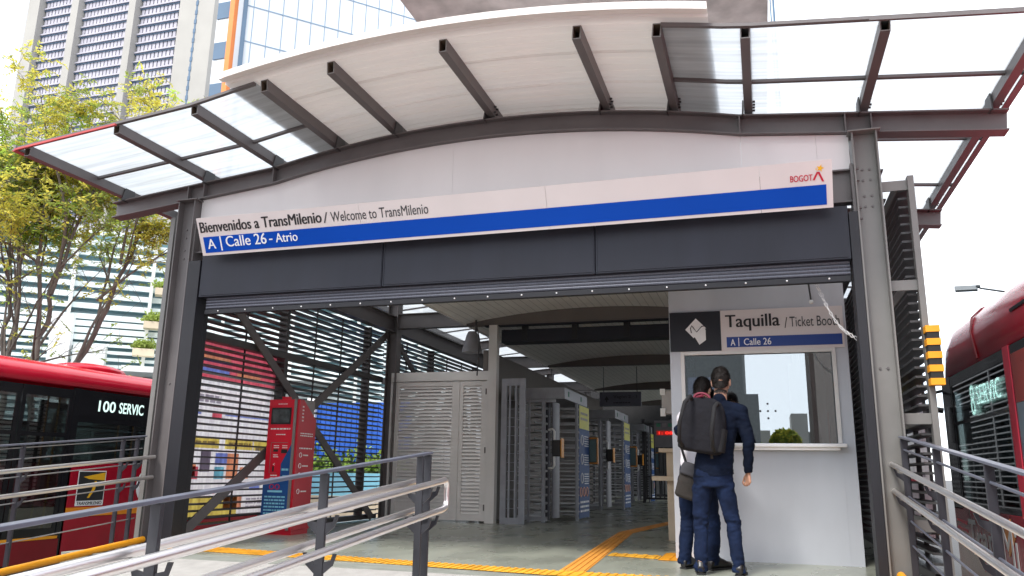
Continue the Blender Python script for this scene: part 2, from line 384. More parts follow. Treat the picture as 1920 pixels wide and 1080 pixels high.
def scribble(g, o, eu, ev, u0, u1, v0, v1, rows, mi, lift=.002, seed=1):
    """lines of print too small to read: rows of short dashes"""
    rnd = random.Random(seed); eu = Vector(eu); ev = Vector(ev); n = eu.cross(ev).normalized(); o = Vector(o); h = (v1 - v0) / rows
    for r in range(rows):
        u = u0; v = v1 - (r + .75) * h
        while u < u1 - .01:
            w = min(rnd.uniform(.02, .07) * (u1 - u0) * 3, u1 - u)
            g.add([o + eu * u + ev * v + n * lift, o + eu * (u + w) + ev * v + n * lift, o + eu * (u + w) + ev * (v + h * .45) + n * lift, o + eu * u + ev * (v + h * .45) + n * lift], [(0, 1, 2, 3)], mi)
            u += w + (u1 - u0) * .03

# ------------------------------------------------------------------ setting
CX = -2.62
FY = 7.4
g = G(); g.add([(-700, -500, -.92), (700, -500, -.92), (700, 1200, -.92), (-700, 1200, -.92)], [(0, 1, 2, 3)]); tag(g.build('road', M['asphalt']), kind='structure')
g = G(); g.box(-6.75, 1.5, 6.95, 44, -.918, 0); tag(g.build('floor', M['floor']), kind='structure')
g = G(); g.box(-6.75, 1.5, 6.6, 6.95, -.918, -.003); tag(g.build('floor_edge', M['kerb']), kind='structure')
g = G(); g.prism([(-5.35, 6.6, -.006), (-5.35, -2.5, -.80), (-5.35, -2.5, -.918), (-5.35, 6.6, -.918)], (6.85, 0, 0)); tag(g.build('ramp', M['ramp']), kind='structure')
g = G(); g.box(-60, 40, -14, -2.5, -.918, -.79); tag(g.build('pavement', M['ramp']), kind='structure')

# tactile paving on the floor: crossing strip, guide path and its branch
def strip(left, right, name, m, rib, across):
    g = G()
    n = len(left)
    for i in range(n - 1):
        a, b, c, d = Vector((*left[i], .004)), Vector((*right[i], .004)), Vector((*right[i + 1], .004)), Vector((*left[i + 1], .004))
        g.add([a, b, c, d], [(0, 1, 2, 3)])
        up = Vector((0, 0, .005))
        if across:
            k = int((d - a).length / rib)
            for j in range(k):
                t0, t1 = (j + .2) / k, (j + .65) / k
                q = [a.lerp(d, t0), b.lerp(c, t0), b.lerp(c, t1), a.lerp(d, t1)]
                g.prism([p + Vector((0, 0, .001)) for p in q], up)
        else:
            for j in range(across if across else 4):
                t0, t1 = (j + .25) / 4, (j + .7) / 4
                q = [a.lerp(b, t0), a.lerp(b, t1), d.lerp(c, t1), d.lerp(c, t0)]
                g.prism([p + Vector((0, 0, .001)) for p in q], up)
    return tag(g.build(name, m), kind='structure')
strip([(-6.1, 7.62), (-5.45, 7.56), (-3.4, 7.30), (-1.77, 7.12), (-1.5, 7.12), (1.2, 7.12)], [(-6.1, 7.22), (-5.45, 7.18), (-3.4, 6.98), (-1.77, 6.8), (-1.5, 6.8), (1.2, 6.8)], 'tactile_paving', M['tactile'], .07, True)
strip([(-1.77, 7.13), (-2.10, 12.13), (-1.68, 15.5), (-1.5, 22)], [(-1.53, 7.13), (-1.87, 12.0), (-1.46, 15.4), (-1.27, 22)], 'tactile_path', M['tactile2'], .07, False)
strip([(-1.62, 8.62), (-1.08, 8.52)], [(-1.62, 8.92), (-1.08, 8.88)], 'tactile_branch', M['tactile'], .1, True)
strip([(-1.07, 8.42), (-.72, 8.42)], [(-1.07, 9.2), (-.72, 9.2)], 'tactile_tile', M['yellow'], .12, True)

# ------------------------------------------------------------------ station frame and canopy
def btop(x):
    d = abs(x - CX)
    return 4.21 - .10 * (d - 2.57) if d > 2.57 else 4.21 + .275 * (1 - (d / 2.57) ** 2)
def bslope(x): return (btop(x + .01) - btop(x - .01)) / .02

canopy = thing('station_canopy', 'grey steel entrance frame with arched front beam, white ribbed roof and clear side panels', 'canopy', (CX, FY, 0))
IPROF = lambda h, w, tf, tw: [(-w / 2, 0), (-w / 2, -tf), (-tw / 2, -tf), (-tw / 2, -h + tf), (-w / 2, -h + tf), (-w / 2, -h), (w / 2, -h), (w / 2, -h + tf), (tw / 2, -h + tf), (tw / 2, -tf), (w / 2, -tf), (w / 2, 0)]
def arch_beam(y, x0=-7.44, x1=2.2):
    g = G(); xs = [x0, CX - 2.57] + [CX - 2.57 + 5.14 * i / 24 for i in range(1, 24)] + [CX + 2.57, x1]
    fr = []
    for x in xs:
        t = Vector((1, 0, bslope(x))).normalized(); n = Vector((-t.z, 0, t.x))
        fr.append((Vector((x, y, btop(x))), Vector((0, 1, 0)), n))
    g.sweep(IPROF(.2, .16, .014, .012), fr)
    for x in (CX - 3.72, CX - 3.5, CX - 2.57, CX + 2.57, CX + 3.5, CX + 3.72):      # web stiffeners
        g.box(x - .006, x + .006, y - .078, y - .008, btop(x) - .185, btop(x) - .016)
    return g.build('arch_beam', M['steel'], canopy)
arch_beam(FY)
for y in (10.2, 13.1, 18.8, 24.5, 30.2): arch_beam(y)
PX = [-7.33, -6.17, -5.23, -4.44, -3.72, -2.58, -1.34, -.66, .04, 1.06, 2.12]
for x in PX:
    z = btop(x) + .05; g = G(); w, h, t = .075, .125, .009
    sl = math.atan(bslope(x)); ex = Vector((math.cos(sl * .6), 0, math.sin(sl * .6))); ez = Vector((-ex.z, 0, ex.x))
    o = Vector((x, 6.0, z + h / 2))
    def rp(y, a, b): return Vector((x, y, z + h / 2)) + ex * a + ez * b
    outer = lambda y, k=0: [rp(y, -w / 2 + k, -h / 2 + k), rp(y, w / 2 - k, -h / 2 + k), rp(y, w / 2 - k, h / 2 - k), rp(y, -w / 2 + k, h / 2 - k)]
    y0, y1 = 6.0, 31.0
    g.add(outer(y0) + outer(y1), [(0, 1, 5, 4), (1, 2, 6, 5), (2, 3, 7, 6), (3, 0, 4, 7)], 0)
    g.add(outer(y0, t) + outer(y0 + .9, t), [(4, 5, 1, 0), (5, 6, 2, 1), (6, 7, 3, 2), (7, 4, 0, 3), (4, 5, 6, 7)], 1)
    g.add(outer(y0) + outer(y0, t), [(0, 1, 5, 4), (1, 2, 6, 5), (2, 3, 7, 6), (3, 0, 4, 7)], 2)
    p = g.build('purlin', [M['steel'], M['hollow'], M['steel_light']], canopy, fix=False)
    b = G()
    sx = -1 if x > CX else 1
    for y in (FY, 10.2, 13.1):
        b.prism([rp(y - .12, sx * .045, -h / 2 - .07), rp(y + .09, sx * .045, -h / 2 - .07), rp(y + .09, sx * .045, h / 2 - .02), rp(y - .06, sx * .045, h / 2 - .02)], ex * sx * .012)
        for dy in (-.03, .035):
            for dz in (-.03, .03): b.tube([rp(y + dy - .01, -sx * .03, dz), rp(y + dy - .01, -sx * .062, dz)], .011, 6)
    b.build('bracket', M['steel_dark'], p)
# white ribbed roof sheet over the middle
def ztop(x): return btop(x) + .178
g = G()
ys = []; y = 5.78; k = 0
while y < 7.9:
    lap = (k % 5 == 0)
    r_ = .028 if lap else .005
    ys += [(y, 0), (y + .07, 0), (y + .08, r_), (y + .10, r_), (y + .108, 0 if not lap else -.006)]
    y += .118; k += 1
ys += [(8.2, 0), (31, 0)]
xs = [-4.80 + 4.56 * i / 30 for i in range(31)]
vs_ = [(x, yy, ztop(x) + dz) for x in xs for yy, dz in ys]; n = len(ys)
g.add(vs_, [(i * n + j, (i + 1) * n + j, (i + 1) * n + j + 1, i * n + j + 1) for i in range(30) for j in range(n - 1)], 0)
roof = g.build('roof_sheet', M['sheet'], canopy, fix=False)
g = G()
for i in range(30):
    a, b = xs[i], xs[i + 1]
    g.add([(a, 5.76, ztop(a) - .01), (b, 5.76, ztop(b) - .01), (b, 5.76, ztop(b) + .055), (a, 5.76, ztop(a) + .055)], [(0, 1, 2, 3)], 0)
    g.add([(a, 5.76, ztop(a) + .055), (b, 5.76, ztop(b) + .055), (b, 5.9, ztop(b) + .06), (a, 5.9, ztop(a) + .06)], [(0, 1, 2, 3)], 0)
g.build('edge_trim', M['sheet'], roof, fix=False)
for (a, b) in ((-7.42, -4.52), (-.62, 2.24)):
    g = G(); N = 12; xx = [a + (b - a) * i / N for i in range(N + 1)]
    g.add([(x, yy, btop(x) + .155) for x in xx for yy in (5.95, 6.9, 31)], [q for i in range(N) for q in ((i * 3, i * 3 + 3, i * 3 + 4, i * 3 + 1), (i * 3 + 1, i * 3 + 4, i * 3 + 5, i * 3 + 2))], 0)
    pp = g.build('clear_panel', M['poly'], canopy, fix=False)
    g = G()
    for yy in [5.96, 6.93] + [8.3 + 1.35 * i for i in range(12)]:
        g.sweep([(-.02, -.028), (.02, -.028), (.02, .0), (-.02, .0)], [(Vector((x, yy, btop(x) + .15)), Vector((0, 1, 0)), Vector((0, 0, 1))) for x in xx])
    g.build('cross_rail', M['steel'], pp)
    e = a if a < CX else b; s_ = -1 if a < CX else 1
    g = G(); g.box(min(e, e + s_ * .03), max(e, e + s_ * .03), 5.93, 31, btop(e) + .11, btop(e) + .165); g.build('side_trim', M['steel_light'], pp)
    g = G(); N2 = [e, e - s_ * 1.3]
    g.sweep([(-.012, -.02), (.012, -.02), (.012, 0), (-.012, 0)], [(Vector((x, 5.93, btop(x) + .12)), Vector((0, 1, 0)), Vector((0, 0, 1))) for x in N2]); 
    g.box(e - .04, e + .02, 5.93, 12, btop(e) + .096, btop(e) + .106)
    g.build('red_reflection_edge' if a < CX else 'dark_edge', M['red_reflection'] if a < CX else M['steel'], pp)  # left strip is red to paint in the bus's reflection under the edge
# columns: H sections with their web towards the street
def column(x0, x1, y, ztop_, base=-.0):
    g = G(); c = (x0 + x1) / 2
    g.box(x0, x0 + .014, y - .1, y + .1, base, ztop_); g.box(x1 - .014, x1, y - .1, y + .1, base, ztop_); g.box(x0 + .014, x1 - .014, y - .012, y + .012, base, ztop_)
    g.box(x0 - .03, x1 + .03, y - .12, y + .12, ztop_, ztop_ + .014)
    g.box(x0 - .06, x1 + .06, y - .14, y + .14, base, base + .018)
    c_ = g.build('column', M['steel_light'] if y < 8 and x0 > CX else M['steel'], canopy, .002)
    b = G()
    for z in (1.75, 3.45, 3.55, 3.2, 3.3):
        for dx in (-.03, .03): b.tube([(c + dx, y - .012, z), (c + dx, y - .022, z)], .011, 8)
    for z in (3.55, 3.44, 3.18, 3.08):
        s_ = 1 if x0 < CX else -1; e = x1 if x0 < CX else x0
        b.tube([(e - s_ * .01, y - .06, z), (e - s_ * .04, y - .06, z)], .014, 6)
    b.build('bolt', M['steel'], c_)
column(-6.405, -6.176, FY - .03, btop(-6.3) - .215); column(.914, 1.127, FY - .03, btop(1.0) - .215)
for y in (13.1, 18.8, 24.5, 30.2):
    for a in (-6.47, 1.02): column(a, a + .2, y, 3.9)
# fascia: white sheets under the arch, a carrying beam behind the sign
g = G(); N = 40; x0, x1 = -6.165, .9
for a, b in ((x0, -3.0), (-3.0, CX + 2.57), (CX + 2.57, .62), (.62, x1)):
    xx = [a + .0008 + (b - a - .0016) * i / 14 for i in range(15)]
    top = [(x, FY - .02, btop(x) - .203) for x in xx]; bot = [(x, FY - .02, 3.57) for x in reversed(xx)]
    g.prism(top + bot, (0, .02, 0))
g.build('fascia_panel', M['white'], canopy)
g = G(); g.box(-6.16, .905, FY - .06, FY + .06, 3.555, 3.568); g.box(-6.16, .905, FY - .06, FY + .06, 3.255, 3.268); g.box(-6.16, .905, FY - .005, FY + .005, 3.268, 3.555)
g.box(.885, .912, FY - .1, FY + .07, 3.1, 3.6); g.box(-6.175, -6.15, FY - .1, FY + .07, 3.1, 3.6)
g.build('sign_beam', M['steel'], canopy)
# side beams, cross beams, braces
for x in (-6.38, 1.1):
    g = G(); g.sweep(IPROF(.3, .17, .014, .012), [(Vector((x, 7.5, 3.595)), Vector((1, 0, 0)), Vector((0, 0, 1))), (Vector((x, 31, 3.595)), Vector((1, 0, 0)), Vector((0, 0, 1)))]); g.build('side_beam', M['steel'], canopy)
for y in (13.1, 18.8, 24.5, 30.2):
    g = G(); g.sweep(IPROF(.275, .17, .014, .012), [(Vector((-6.3, y, 3.645)), Vector((0, 1, 0)), Vector((0, 0, 1))), (Vector((1.05, y, 3.645)), Vector((0, 1, 0)), Vector((0, 0, 1)))]); g.build('cross_beam', M['steel'], canopy)
X = -6.47
for a, b in (((X, 8.2, 3.15), (X, 12.75, .06)), ((X + .028, 12.95, 3.25), (X + .028, 7.85, .02)), ((X, 13.3, 3.3), (X, 18.5, .1)), ((X + .028, 18.5, 3.3), (X + .028, 13.3, .1))):
    g = G(); g.bar(a, b, .13, .024, (1, 0, 0)); g.build('brace', M['steel'], canopy, .003)
X = 1.12
for a, b in (((X, 7.6, 3.7), (X, 9.2, 3.0)), ((X - .02, 7.9, .9), (X - .02, 9.2, 2.4)), ((X - .02, 7.9, .9), (X - .02, 9.6, .05))):
    g = G(); g.bar(a, b, .12, .05, (1, 0, 0)); g.build('brace', M['steel'], canopy, .003)
# vaulted plank ceiling, bay by bay, closed by brown lens-shaped soffits
def cz(x): return 3.40 + .20 * (1 - ((x - CX) / 2.3) ** 2)
bays = [(7.6, 13.0), (13.2, 18.7), (18.9, 24.4), (24.6, 30.1)]
xx = [CX - 2.3 + 4.6 * i / 24 for i in range(25)]
for y0, y1 in bays:
    g = G(); g.add([(x, y, cz(x)) for x in xx for y in (y0, y1)], [(i * 2, i * 2 + 1, i * 2 + 3, i * 2 + 2) for i in range(24)], 0, True)
    g.add([(x, y, cz(x) + .03) for x in xx for y in (y0, y1)], [(i * 2, i * 2 + 1, i * 2 + 3, i * 2 + 2) for i in range(24)], 0, True)
    for x in (xx[0] - .04, xx[-1]): g.box(x, x + .04, y0, y1, 3.37, 3.5)
    c_ = g.build('ceiling', M['ceil'], canopy, fix=False)
    g = G()
    for i in range(24): g.add([(xx[i], y1 + .02, cz(xx[i]) + .02), (xx[i + 1], y1 + .02, cz(xx[i + 1]) + .02), (xx[i + 1], y1 + .02, 3.36), (xx[i], y1 + .02, 3.36)], [(0, 1, 2, 3)])
    g.build('soffit', M['lens'], c_, fix=False)

# ------------------------------------------------------------------ louvred side walls
def slat_wall(x, y0, y1, z0, z1, label, panels, mid=None, sgn=1, msl=None):
    t = thing('slat_wall', label, 'wall', (x, y0, 0), 'louvred station walls')
    g = G(); z = z0 + .06
    while z < z1 - .02: g.box(x - .062, x + .062, y0, y1, z, z + .019); z += .0795
    g.build('slat_panel', msl or M['slat'], t)
    for y, w in panels:
        g = G(); g.box(x - .066 if w > .03 else x - .01, x + .066 if w > .03 else x + .01, y - w / 2, y + w / 2, z0, z1); g.build('mullion', M['slat'], t)
    if mid:
        for zz in mid:
            g = G(); g.box(x - .067, x + .067, y0, y1, zz - .035, zz + .035); g.build('midrail', M['slat'], t)
    return t
wl_pan = [(8.12, .016), (9.0, .016), (9.88, .06), (10.75, .016), (11.55, .016), (12.45, .06)]
t = slat_wall(-6.57, 7.5, 13.0, .02, 3.3, 'dark louvred wall on the left with a poster showing through its slats', wl_pan, [2.43, .06])
g = G(); g.box(-6.64, -6.58, 7.44, 7.5, 0, 3.75); g.build('end_post', M['steel_light'], t)
slat_wall(-6.57, 13.2, 31, .02, 3.3, 'second louvred wall bay behind the grey louvred doors', [(14.1, .016), (15.3, .06), (16.2, .016), (17.1, .016), (18.0, .06), (20, .06), (22, .06)], [2.43])
t = slat_wall(1.33, 7.42, 24, .02, 3.42, 'right-hand louvred wall behind the striped marker and handrails', [(8.6, .016), (9.6, .06), (11, .016), (12.4, .06), (16, .06), (20, .06)], [.06])
g = G(); g.box(1.345, 1.395, 7.33, 7.42, -.1, 3.45)
g.build('end_post', M['steel_light'], t)
g = G()
for z in (3.33, 2.42, 1.28, .42): g.box(1.255, 1.265, 7.42, 8.3, z, z + .1); g.box(1.13, 1.345, 7.36, 7.38, z, z + .09)
build_each(g, 'crosspiece', M['steel_light'], t)

# ------------------------------------------------------------------ roller shutter
t = thing('roller_shutter', 'raised dark navy roller shutter hanging below the welcome sign', 'shutter', (CX, 7.3, 2.5))
g = G(); xs_ = [-6.0, -3.717, -1.45, .835]
for a, b in zip(xs_[:-1], xs_[1:]):
    g.box(a + .004, b - .004, 7.28, 7.6, 2.71, 3.2)
    g.box(a + .03, b - .03, 7.274, 7.28, 2.725, 2.735)
for x in (-3.717, -1.45):
    g.box(x - .022, x - .012, 7.274, 7.28, 2.72, 3.18); g.box(x + .012, x + .022, 7.274, 7.28, 2.72, 3.18)
g.build('housing', M['shutter'], t, .003)
g = G(); n = 0
z = 2.70
prof = []
while z > 2.575:
    g.tube([(-5.93, 7.36, z), (.82, 7.36, z)], .022, 8); z -= .034
g.box(-5.93, .82, 7.36, 7.38, 2.56, 2.71)
g.build('curtain', M['curtain'], t)
g = G(); g.box(-5.93, .82, 7.325, 7.385, 2.52, 2.572); g.build('bottom_bar', M['shutter2'], t, .004)
g = G()
for i in range(19):
    x = -5.75 + i * .355; g.sphere((x, 7.323, 2.55), .009, n=8)
g.build('rivet', M['letter'], t)
for a, b in ((-6.172, -6.01), (.836, .912)):
    g = G(); g.box(a, b, 7.27, 7.42, 0, 3.14); g.box(b - .03 if a < CX else a, b if a < CX else a + .03, 7.42, 7.5, 0, 2.8); g.build('guide_rail', M['shutter2'], t, .004)

# ------------------------------------------------------------------ welcome sign
EV = Vector((0, -.18, .381)).normalized(); EU = Vector((1, 0, 0)); SO = Vector((-5.87, 7.13, 3.144)); SN = EU.cross(EV)
def sp(u, v, n=0): return SO + EU * u + EV * v + SN * n
t = thing('welcome_sign', 'long tilted white sign with blue band welcoming passengers in Spanish and English', 'sign', SO)
g = G()
for a, b in ((0, 2.0), (2.0, 4.0), (4.0, 5.97), (5.97, 6.574)):
    g.prism([sp(a + .0015, 0), sp(b - .0015, 0), sp(b - .0015, .4214), sp(a + .0015, .4214)], -SN * .03)
g.build('panel', M['sign_white'], t)
g = G(); g.prism([sp(.05, .03, .004), sp(6.52, .03, .004), sp(6.52, .207, .004), (sp(.05, .207, .004))], -SN * .003); bl = g.build('blue_band', M['blue'], t)
add_text(G(), 'Bienvenidos a TransMilenio', SO, EU, EV, .03, 1.555, .257, .375, 0, .11, .004).build('lettering', M['ink'], t)
add_text(G(), '/', SO, EU, EV, 1.575, 1.63, .25, .36, 0, 0, .004).build('lettering', M['ink2'], t)
add_text(G(), 'Welcome to TransMilenio', SO, EU, EV, 1.665, 2.77, .254, .358, 0, .0, .004).build('lettering', M['ink2'], t)
B = SO + SN * .004
add_text(G(), 'A', B, EU, EV, .095, .2, .073, .182, 0, .06, .003).build('lettering', M['letter'], bl)
add_text(G(), '|', B, EU, EV, .262, .278, .045, .205, 0, 0, .003).build('lettering', M['letter'], bl)
add_text(G(), 'Calle 26', B, EU, EV, .335, .85, .082, .2, 0, .055, .003).build('lettering', M['letter'], bl)
add_text(G(), '-', B, EU, EV, .885, .925, .118, .132, 0, .02, .003).build('lettering', M['letter'], bl)
add_text(G(), 'Atrio', B, EU, EV, .965, 1.235, .086, .185, 0, .05, .003).build('lettering', M['letter'], bl)

g = G()
add_text(g, 'BOGOT', SO, EU, EV, 6.225, 6.41, .25, .305, 0, .04, .004)
g.prism([sp(6.41, .252, .004), sp(6.428, .252, .004), sp(6.462, .322, .004), sp(6.445, .322, .004)], -SN * .003, 0)
g.prism([sp(6.487, .235, .004), sp(6.505, .235, .004), sp(6.468, .322, .004), sp(6.45, .322, .004)], -SN * .003, 0)
st = [sp(6.475 + (.034 if i % 2 == 0 else .014) * math.sin(i * math.pi / 5 + .3), .352 + (.034 if i % 2 == 0 else .014) * math.cos(i * math.pi / 5 + .3), .004) for i in range(10)]
g.prism(st, -SN * .003, 1); g.prism([sp(6.435, .345, .004), sp(6.447, .34, .004), sp(6.443, .356, .004)], -SN * .003, 1)
build_mats(g, ('lettering', 'star'), [M['logo_red'], M['logo_yellow']], t)
g = G()
for x in (.4, 2.3, 4.3, 6.2): g.bar(sp(x, .3, -.03), sp(x, .3, -.03) + Vector((0, .42, -.08)), .03, .03); g.bar(sp(x, .08, -.03), sp(x, .08, -.03) + Vector((0, .2, .0)), .03, .03)
build_each(g, 'strut', M['steel'], t)

# ------------------------------------------------------------------ ticket booth
t = thing('ticket_booth', 'white ticket booth with a wide reflecting window and steel counter', 'booth', (0, 8.7, 0))
BY = 8.7
g = G(); wx0, wx1, wz0, wz1 = -.76, .725, 1.17, 2.10
g.box(-.915, wx0, BY, BY + .06, 0, 3.36); g.box(wx1, .885, BY, BY + .06, 0, 3.36); g.box(wx0, wx1, BY, BY + .06, 0, wz0); g.box(wx0, wx1, BY, BY + .06, wz1, 3.36)
g.box(-.915, -.86, BY + .06, 11.6, 0, 3.36); g.box(.83, .885, BY + .06, 11.6, 0, 3.36); g.box(-.86, .83, 11.54, 11.6, 0, 3.36); g.box(-.86, .83, BY + .06, 11.54, 3.30, 3.36)
g.box(.755, .76, BY - .004, BY, 0, 3.3)
g.build('wall', M['booth'], t)
w = G(); f = .04
w.box(wx0 - f, wx0, BY - .02, BY + .04, wz0, wz1 + f); w.box(wx1, wx1 + f, BY - .02, BY + .04, wz0, wz1 + f); w.box(wx0, wx1, BY - .02, BY + .04, wz1, wz1 + f)
w.box(wx0, wx1, BY + .0, BY + .04, wz0 - .03, wz0)
w_ = w.build('window', M['louvre'], t, .003)
g = G(); g.box(wx0, wx1, BY + .026, BY + .034, wz0, wz1); g.build('glass', M['glass_booth'], w_)
g = G()
for dx, dz in ((0, 0), (.075, 0), (-.075, 0), (0, .075), (0, -.075)): g.tube([(.07 + dx, BY + .018, 1.50 + dz), (.07 + dx, BY + .027, 1.50 + dz)], .011, 10)
build_each(g, 'speech_hole', M['ink'], w_)
g = G(); g.box(-.8, .80, BY - .11, BY - .001, 1.13, 1.165); g.box(-.76, .74, BY - .05, BY - .001, 1.10, 1.13); g.build('counter', M['chrome'], t, .004)
g = G(); g.box(-.85, .82, 11.3, 11.5, .1, 2.9); g.box(-.5, .5, 9.3, 9.9, 0, 1.05); g.box(.60, .68, 9.0, 9.06, 1.17, 1.5, 1); g.box(.32, .5, 9.5, 9.56, 1.1, 2.1, 2)
build_each(g, 'inside', [M['dark'], M['p_red'], M['louvre']], t)
g = G()
g.prism([(.34, 8.9, 2.1), (.42, 8.9, 2.1), (.52, 8.92, 1.17), (.47, 8.92, 1.17)], (0, .02, 0)); g.prism([(.5, 8.95, 2.1), (.66, 8.95, 2.1), (.66, 8.97, 1.17), (.6, 8.97, 1.17)], (0, .02, 0)); g.build('curtain', M['louvre'], t)
# booth sign
t = thing('ticket_sign', 'ticket booth sign with black hand icon and blue strip above the window', 'sign', (0, 8.68, 2.14))
O = Vector((0, 8.68, 0)); E1 = Vector((1, 0, 0)); E3 = Vector((0, 0, 1))
g = G(); g.box(-.906, -.37, 8.68, 8.698, 2.143, 2.572); ic = g.build('icon_panel', M['navy'], t)
g = G(); cxi, czi = -.625, 2.36
g.prism([(cxi - .115, 8.677, czi + .02), (cxi - .03, 8.677, czi - .075), (cxi + .105, 8.677, czi + .03), (cxi, 8.677, czi + .14)], (0, .003, 0))
g.prism([(cxi - .05, 8.676, czi + .05), (cxi - .04, 8.676, czi + .055), (cxi - .0, 8.676, czi + .0), (cxi + .08, 8.676, czi + .06), (cxi + .1, 8.676, czi + .01), (cxi + .1, 8.676, czi - .1), (cxi + .03, 8.676, czi - .15), (cxi - .02, 8.676, czi - .06)], (0, .002, 0))
g.build('hand_icon', M['letter'], ic)
g = G()
g.tube([(cxi - .05, 8.676, czi - .02), (cxi - .06, 8.676, czi + .03), (cxi - .045, 8.676, czi + .062), (cxi - .03, 8.676, czi + .04), (cxi + .005, 8.676, czi - .01), (cxi + .06, 8.676, czi + .05), (cxi + .1, 8.676, czi + .055)], .005, 6); g.build('hand_outline', M['navy'], ic)
g = G(); g.box(-.364, .86, 8.68, 8.698, 2.14, 2.575); pn = g.build('panel', M['sign_white'], t)
g = G(); g.box(-.31, .838, 8.676, 8.68, 2.172, 2.283); sb = g.build('blue_band', M['blue2'], t)
for tx, a, b, c, d, bo, mm in (('Taquilla', -.317, .24, 2.345, 2.522, .085, 'ink'), ('/', .285, .315, 2.36, 2.475, 0, 'ink2'), ('Ticket Booth', .338, .825, 2.372, 2.478, 0, 'ink2')):
    add_text(G(), tx, O, E1, E3, a, b, c, d, 0, bo, .004).build('lettering', M[mm], t)
O2 = Vector((0, 8.676, 0))
for tx, a, b, c, d, bo in (('A', -.27, -.222, 2.19, 2.26, .06), ('|', -.19, -.182, 2.18, 2.272, 0), ('Calle 26', -.134, .143, 2.19, 2.262, .05)):
    add_text(G(), tx, O2, E1, E3, a, b, c, d, 0, bo).build('lettering', M['letter'], sb)
# hanging rod with a ball, plastic chain
t = thing('ceiling_sensor', 'small rod with a white ball tip hanging above the booth sign', 'sensor', (.54, 8.6, 2.8))
g = G(); g.tube([(.525, 8.6, 3.3), (.545, 8.6, 2.8), (.558, 8.6, 2.63)], .009, 8); g.build('rod', M['steel_dark'], t)
g = G(); g.sphere((.56, 8.6, 2.61), .024, n=12); g.build('ball', M['letter'], t)
g = G()
for (pa, pb) in (((.53, 7.46, 2.54), (.83, 7.44, 2.03)), ((.55, 7.48, 2.54), (.80, 7.46, 2.06))):
    a = Vector(pa); b = Vector(pb); k = 17; d = (b - a).normalized(); side = Vector((0, 1, 0)); nrm = d.cross(side)
    for i in range(k):
        p = a.lerp(b, i / (k - 1)) + Vector((0, 0, -.10 * math.sin(math.pi * i / (k - 1)))); s_ = side if i % 2 else nrm
        g.tube([p + d * .022 * math.cos(q * math.pi / 4) + s_ * .010 * math.sin(q * math.pi / 4) for q in range(9)], .0023, 5)
tag(g.build('plastic_chain', M['chain']), 'white plastic link chain looped beside the ticket booth sign', 'chain')

# ------------------------------------------------------------------ recharge kiosk
t = thing('recharge_kiosk', 'red and blue self-service card kiosk standing by the slatted wall', 'kiosk', (-6.2, 9.42, 0))
kx0, kx1, ky0, ky1 = -6.36, -5.93, 9.36, 9.80
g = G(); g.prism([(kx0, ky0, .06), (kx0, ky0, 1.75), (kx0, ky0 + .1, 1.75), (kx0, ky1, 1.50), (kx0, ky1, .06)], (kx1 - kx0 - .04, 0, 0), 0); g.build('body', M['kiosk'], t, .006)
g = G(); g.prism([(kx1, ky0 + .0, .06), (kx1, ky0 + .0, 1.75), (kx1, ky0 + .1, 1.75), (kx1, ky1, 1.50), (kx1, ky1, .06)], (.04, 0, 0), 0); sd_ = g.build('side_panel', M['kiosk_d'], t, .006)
g = G(); g.box(kx1 - .04, kx1, ky0 - .01, ky0 + .44, .06, 1.76); g.build('edge_strip', M['kiosk_edge'], t)
g = G(); g.box(kx0 + .02, kx1 + .03, ky0 + .02, ky1 - .02, 0, .06); g.build('plinth', M['kiosk_d'], t)
fo = Vector((0, ky0, 0)); fx = lambda a: kx0 + a
g = G(); g.box(kx0 + .002, kx1 - .042, ky0 - .006, ky0 - .001, .08, .68); g.prism([(kx0 + .25, ky0 - .001, .68), (kx1 - .042, ky0 - .001, .68), (kx1 - .042, ky0 - .001, 1.16), (kx0 + .25, ky0 - .001, .9)], (0, -.005, 0)); bp_ = g.build('blue_graphic', M['kiosk_b'], t)
g = G(); fo2 = Vector((0, ky0 - .006, 0)); scribble(g, fo2, E1, E3, kx0 + .04, kx1 - .08, .12, .5, 9, 0, seed=5); add_text(g, 'OO', fo2, E1, E3, kx0 + .1, kx0 + .26, .57, .64, 1, .05)
g.box(kx0 + .08, kx0 + .30, ky0 - .009, ky0 - .006, .535, .56, 0); scribble(g, fo2, E1, E3, kx0 + .27, kx1 - .06, .80, .86, 1, 0, seed=2); scribble(g, fo2, E1, E3, kx0 + .29, kx1 - .07, .72, .77, 1, 0, seed=12)
build_mats(g, ('lettering', 'emblem'), [M['p_cyan'], M['logo_red']], bp_)
g = G(); g.box(kx0 + .05, kx1 - .08, ky0 - .012, ky0 - .001, 1.42, 1.64, 0); g.box(kx0 + .07, kx1 - .1, ky0 - .014, ky0 - .012, 1.445, 1.615, 1); g.build('screen', [M['ink'], M['screen']], t)
g = G(); scribble(g, fo, E1, E3, kx0 + .05, kx1 - .07, 1.34, 1.38, 1, 0, seed=3); scribble(g, fo, E1, E3, kx0 + .14, kx1 - .14, 1.27, 1.30, 1, 0, seed=4); scribble(g, fo, E1, E3, kx0 + .12, kx0 + .2, 1.1, 1.15, 2, 0, seed=6); scribble(g, fo, E1, E3, kx0 + .25, kx0 + .33, 1.1, 1.15, 2, 0, seed=7); scribble(g, fo, E1, E3, kx0 + .12, kx0 + .2, .98, 1.03, 2, 0, seed=8)
scribble(g, fo, E1, E3, kx0 + .1, kx0 + .2, .7, .77, 2, 0, seed=9); add_text(g, '<', fo, E1, E3, kx0 + .13, kx0 + .155, .88, .91, 0, .04)
scribble(g, fo, E1, E3, kx0 + .14, kx1 - .14, 1.68, 1.70, 1, 0, seed=4); g.build('lettering', M['letter'], t)
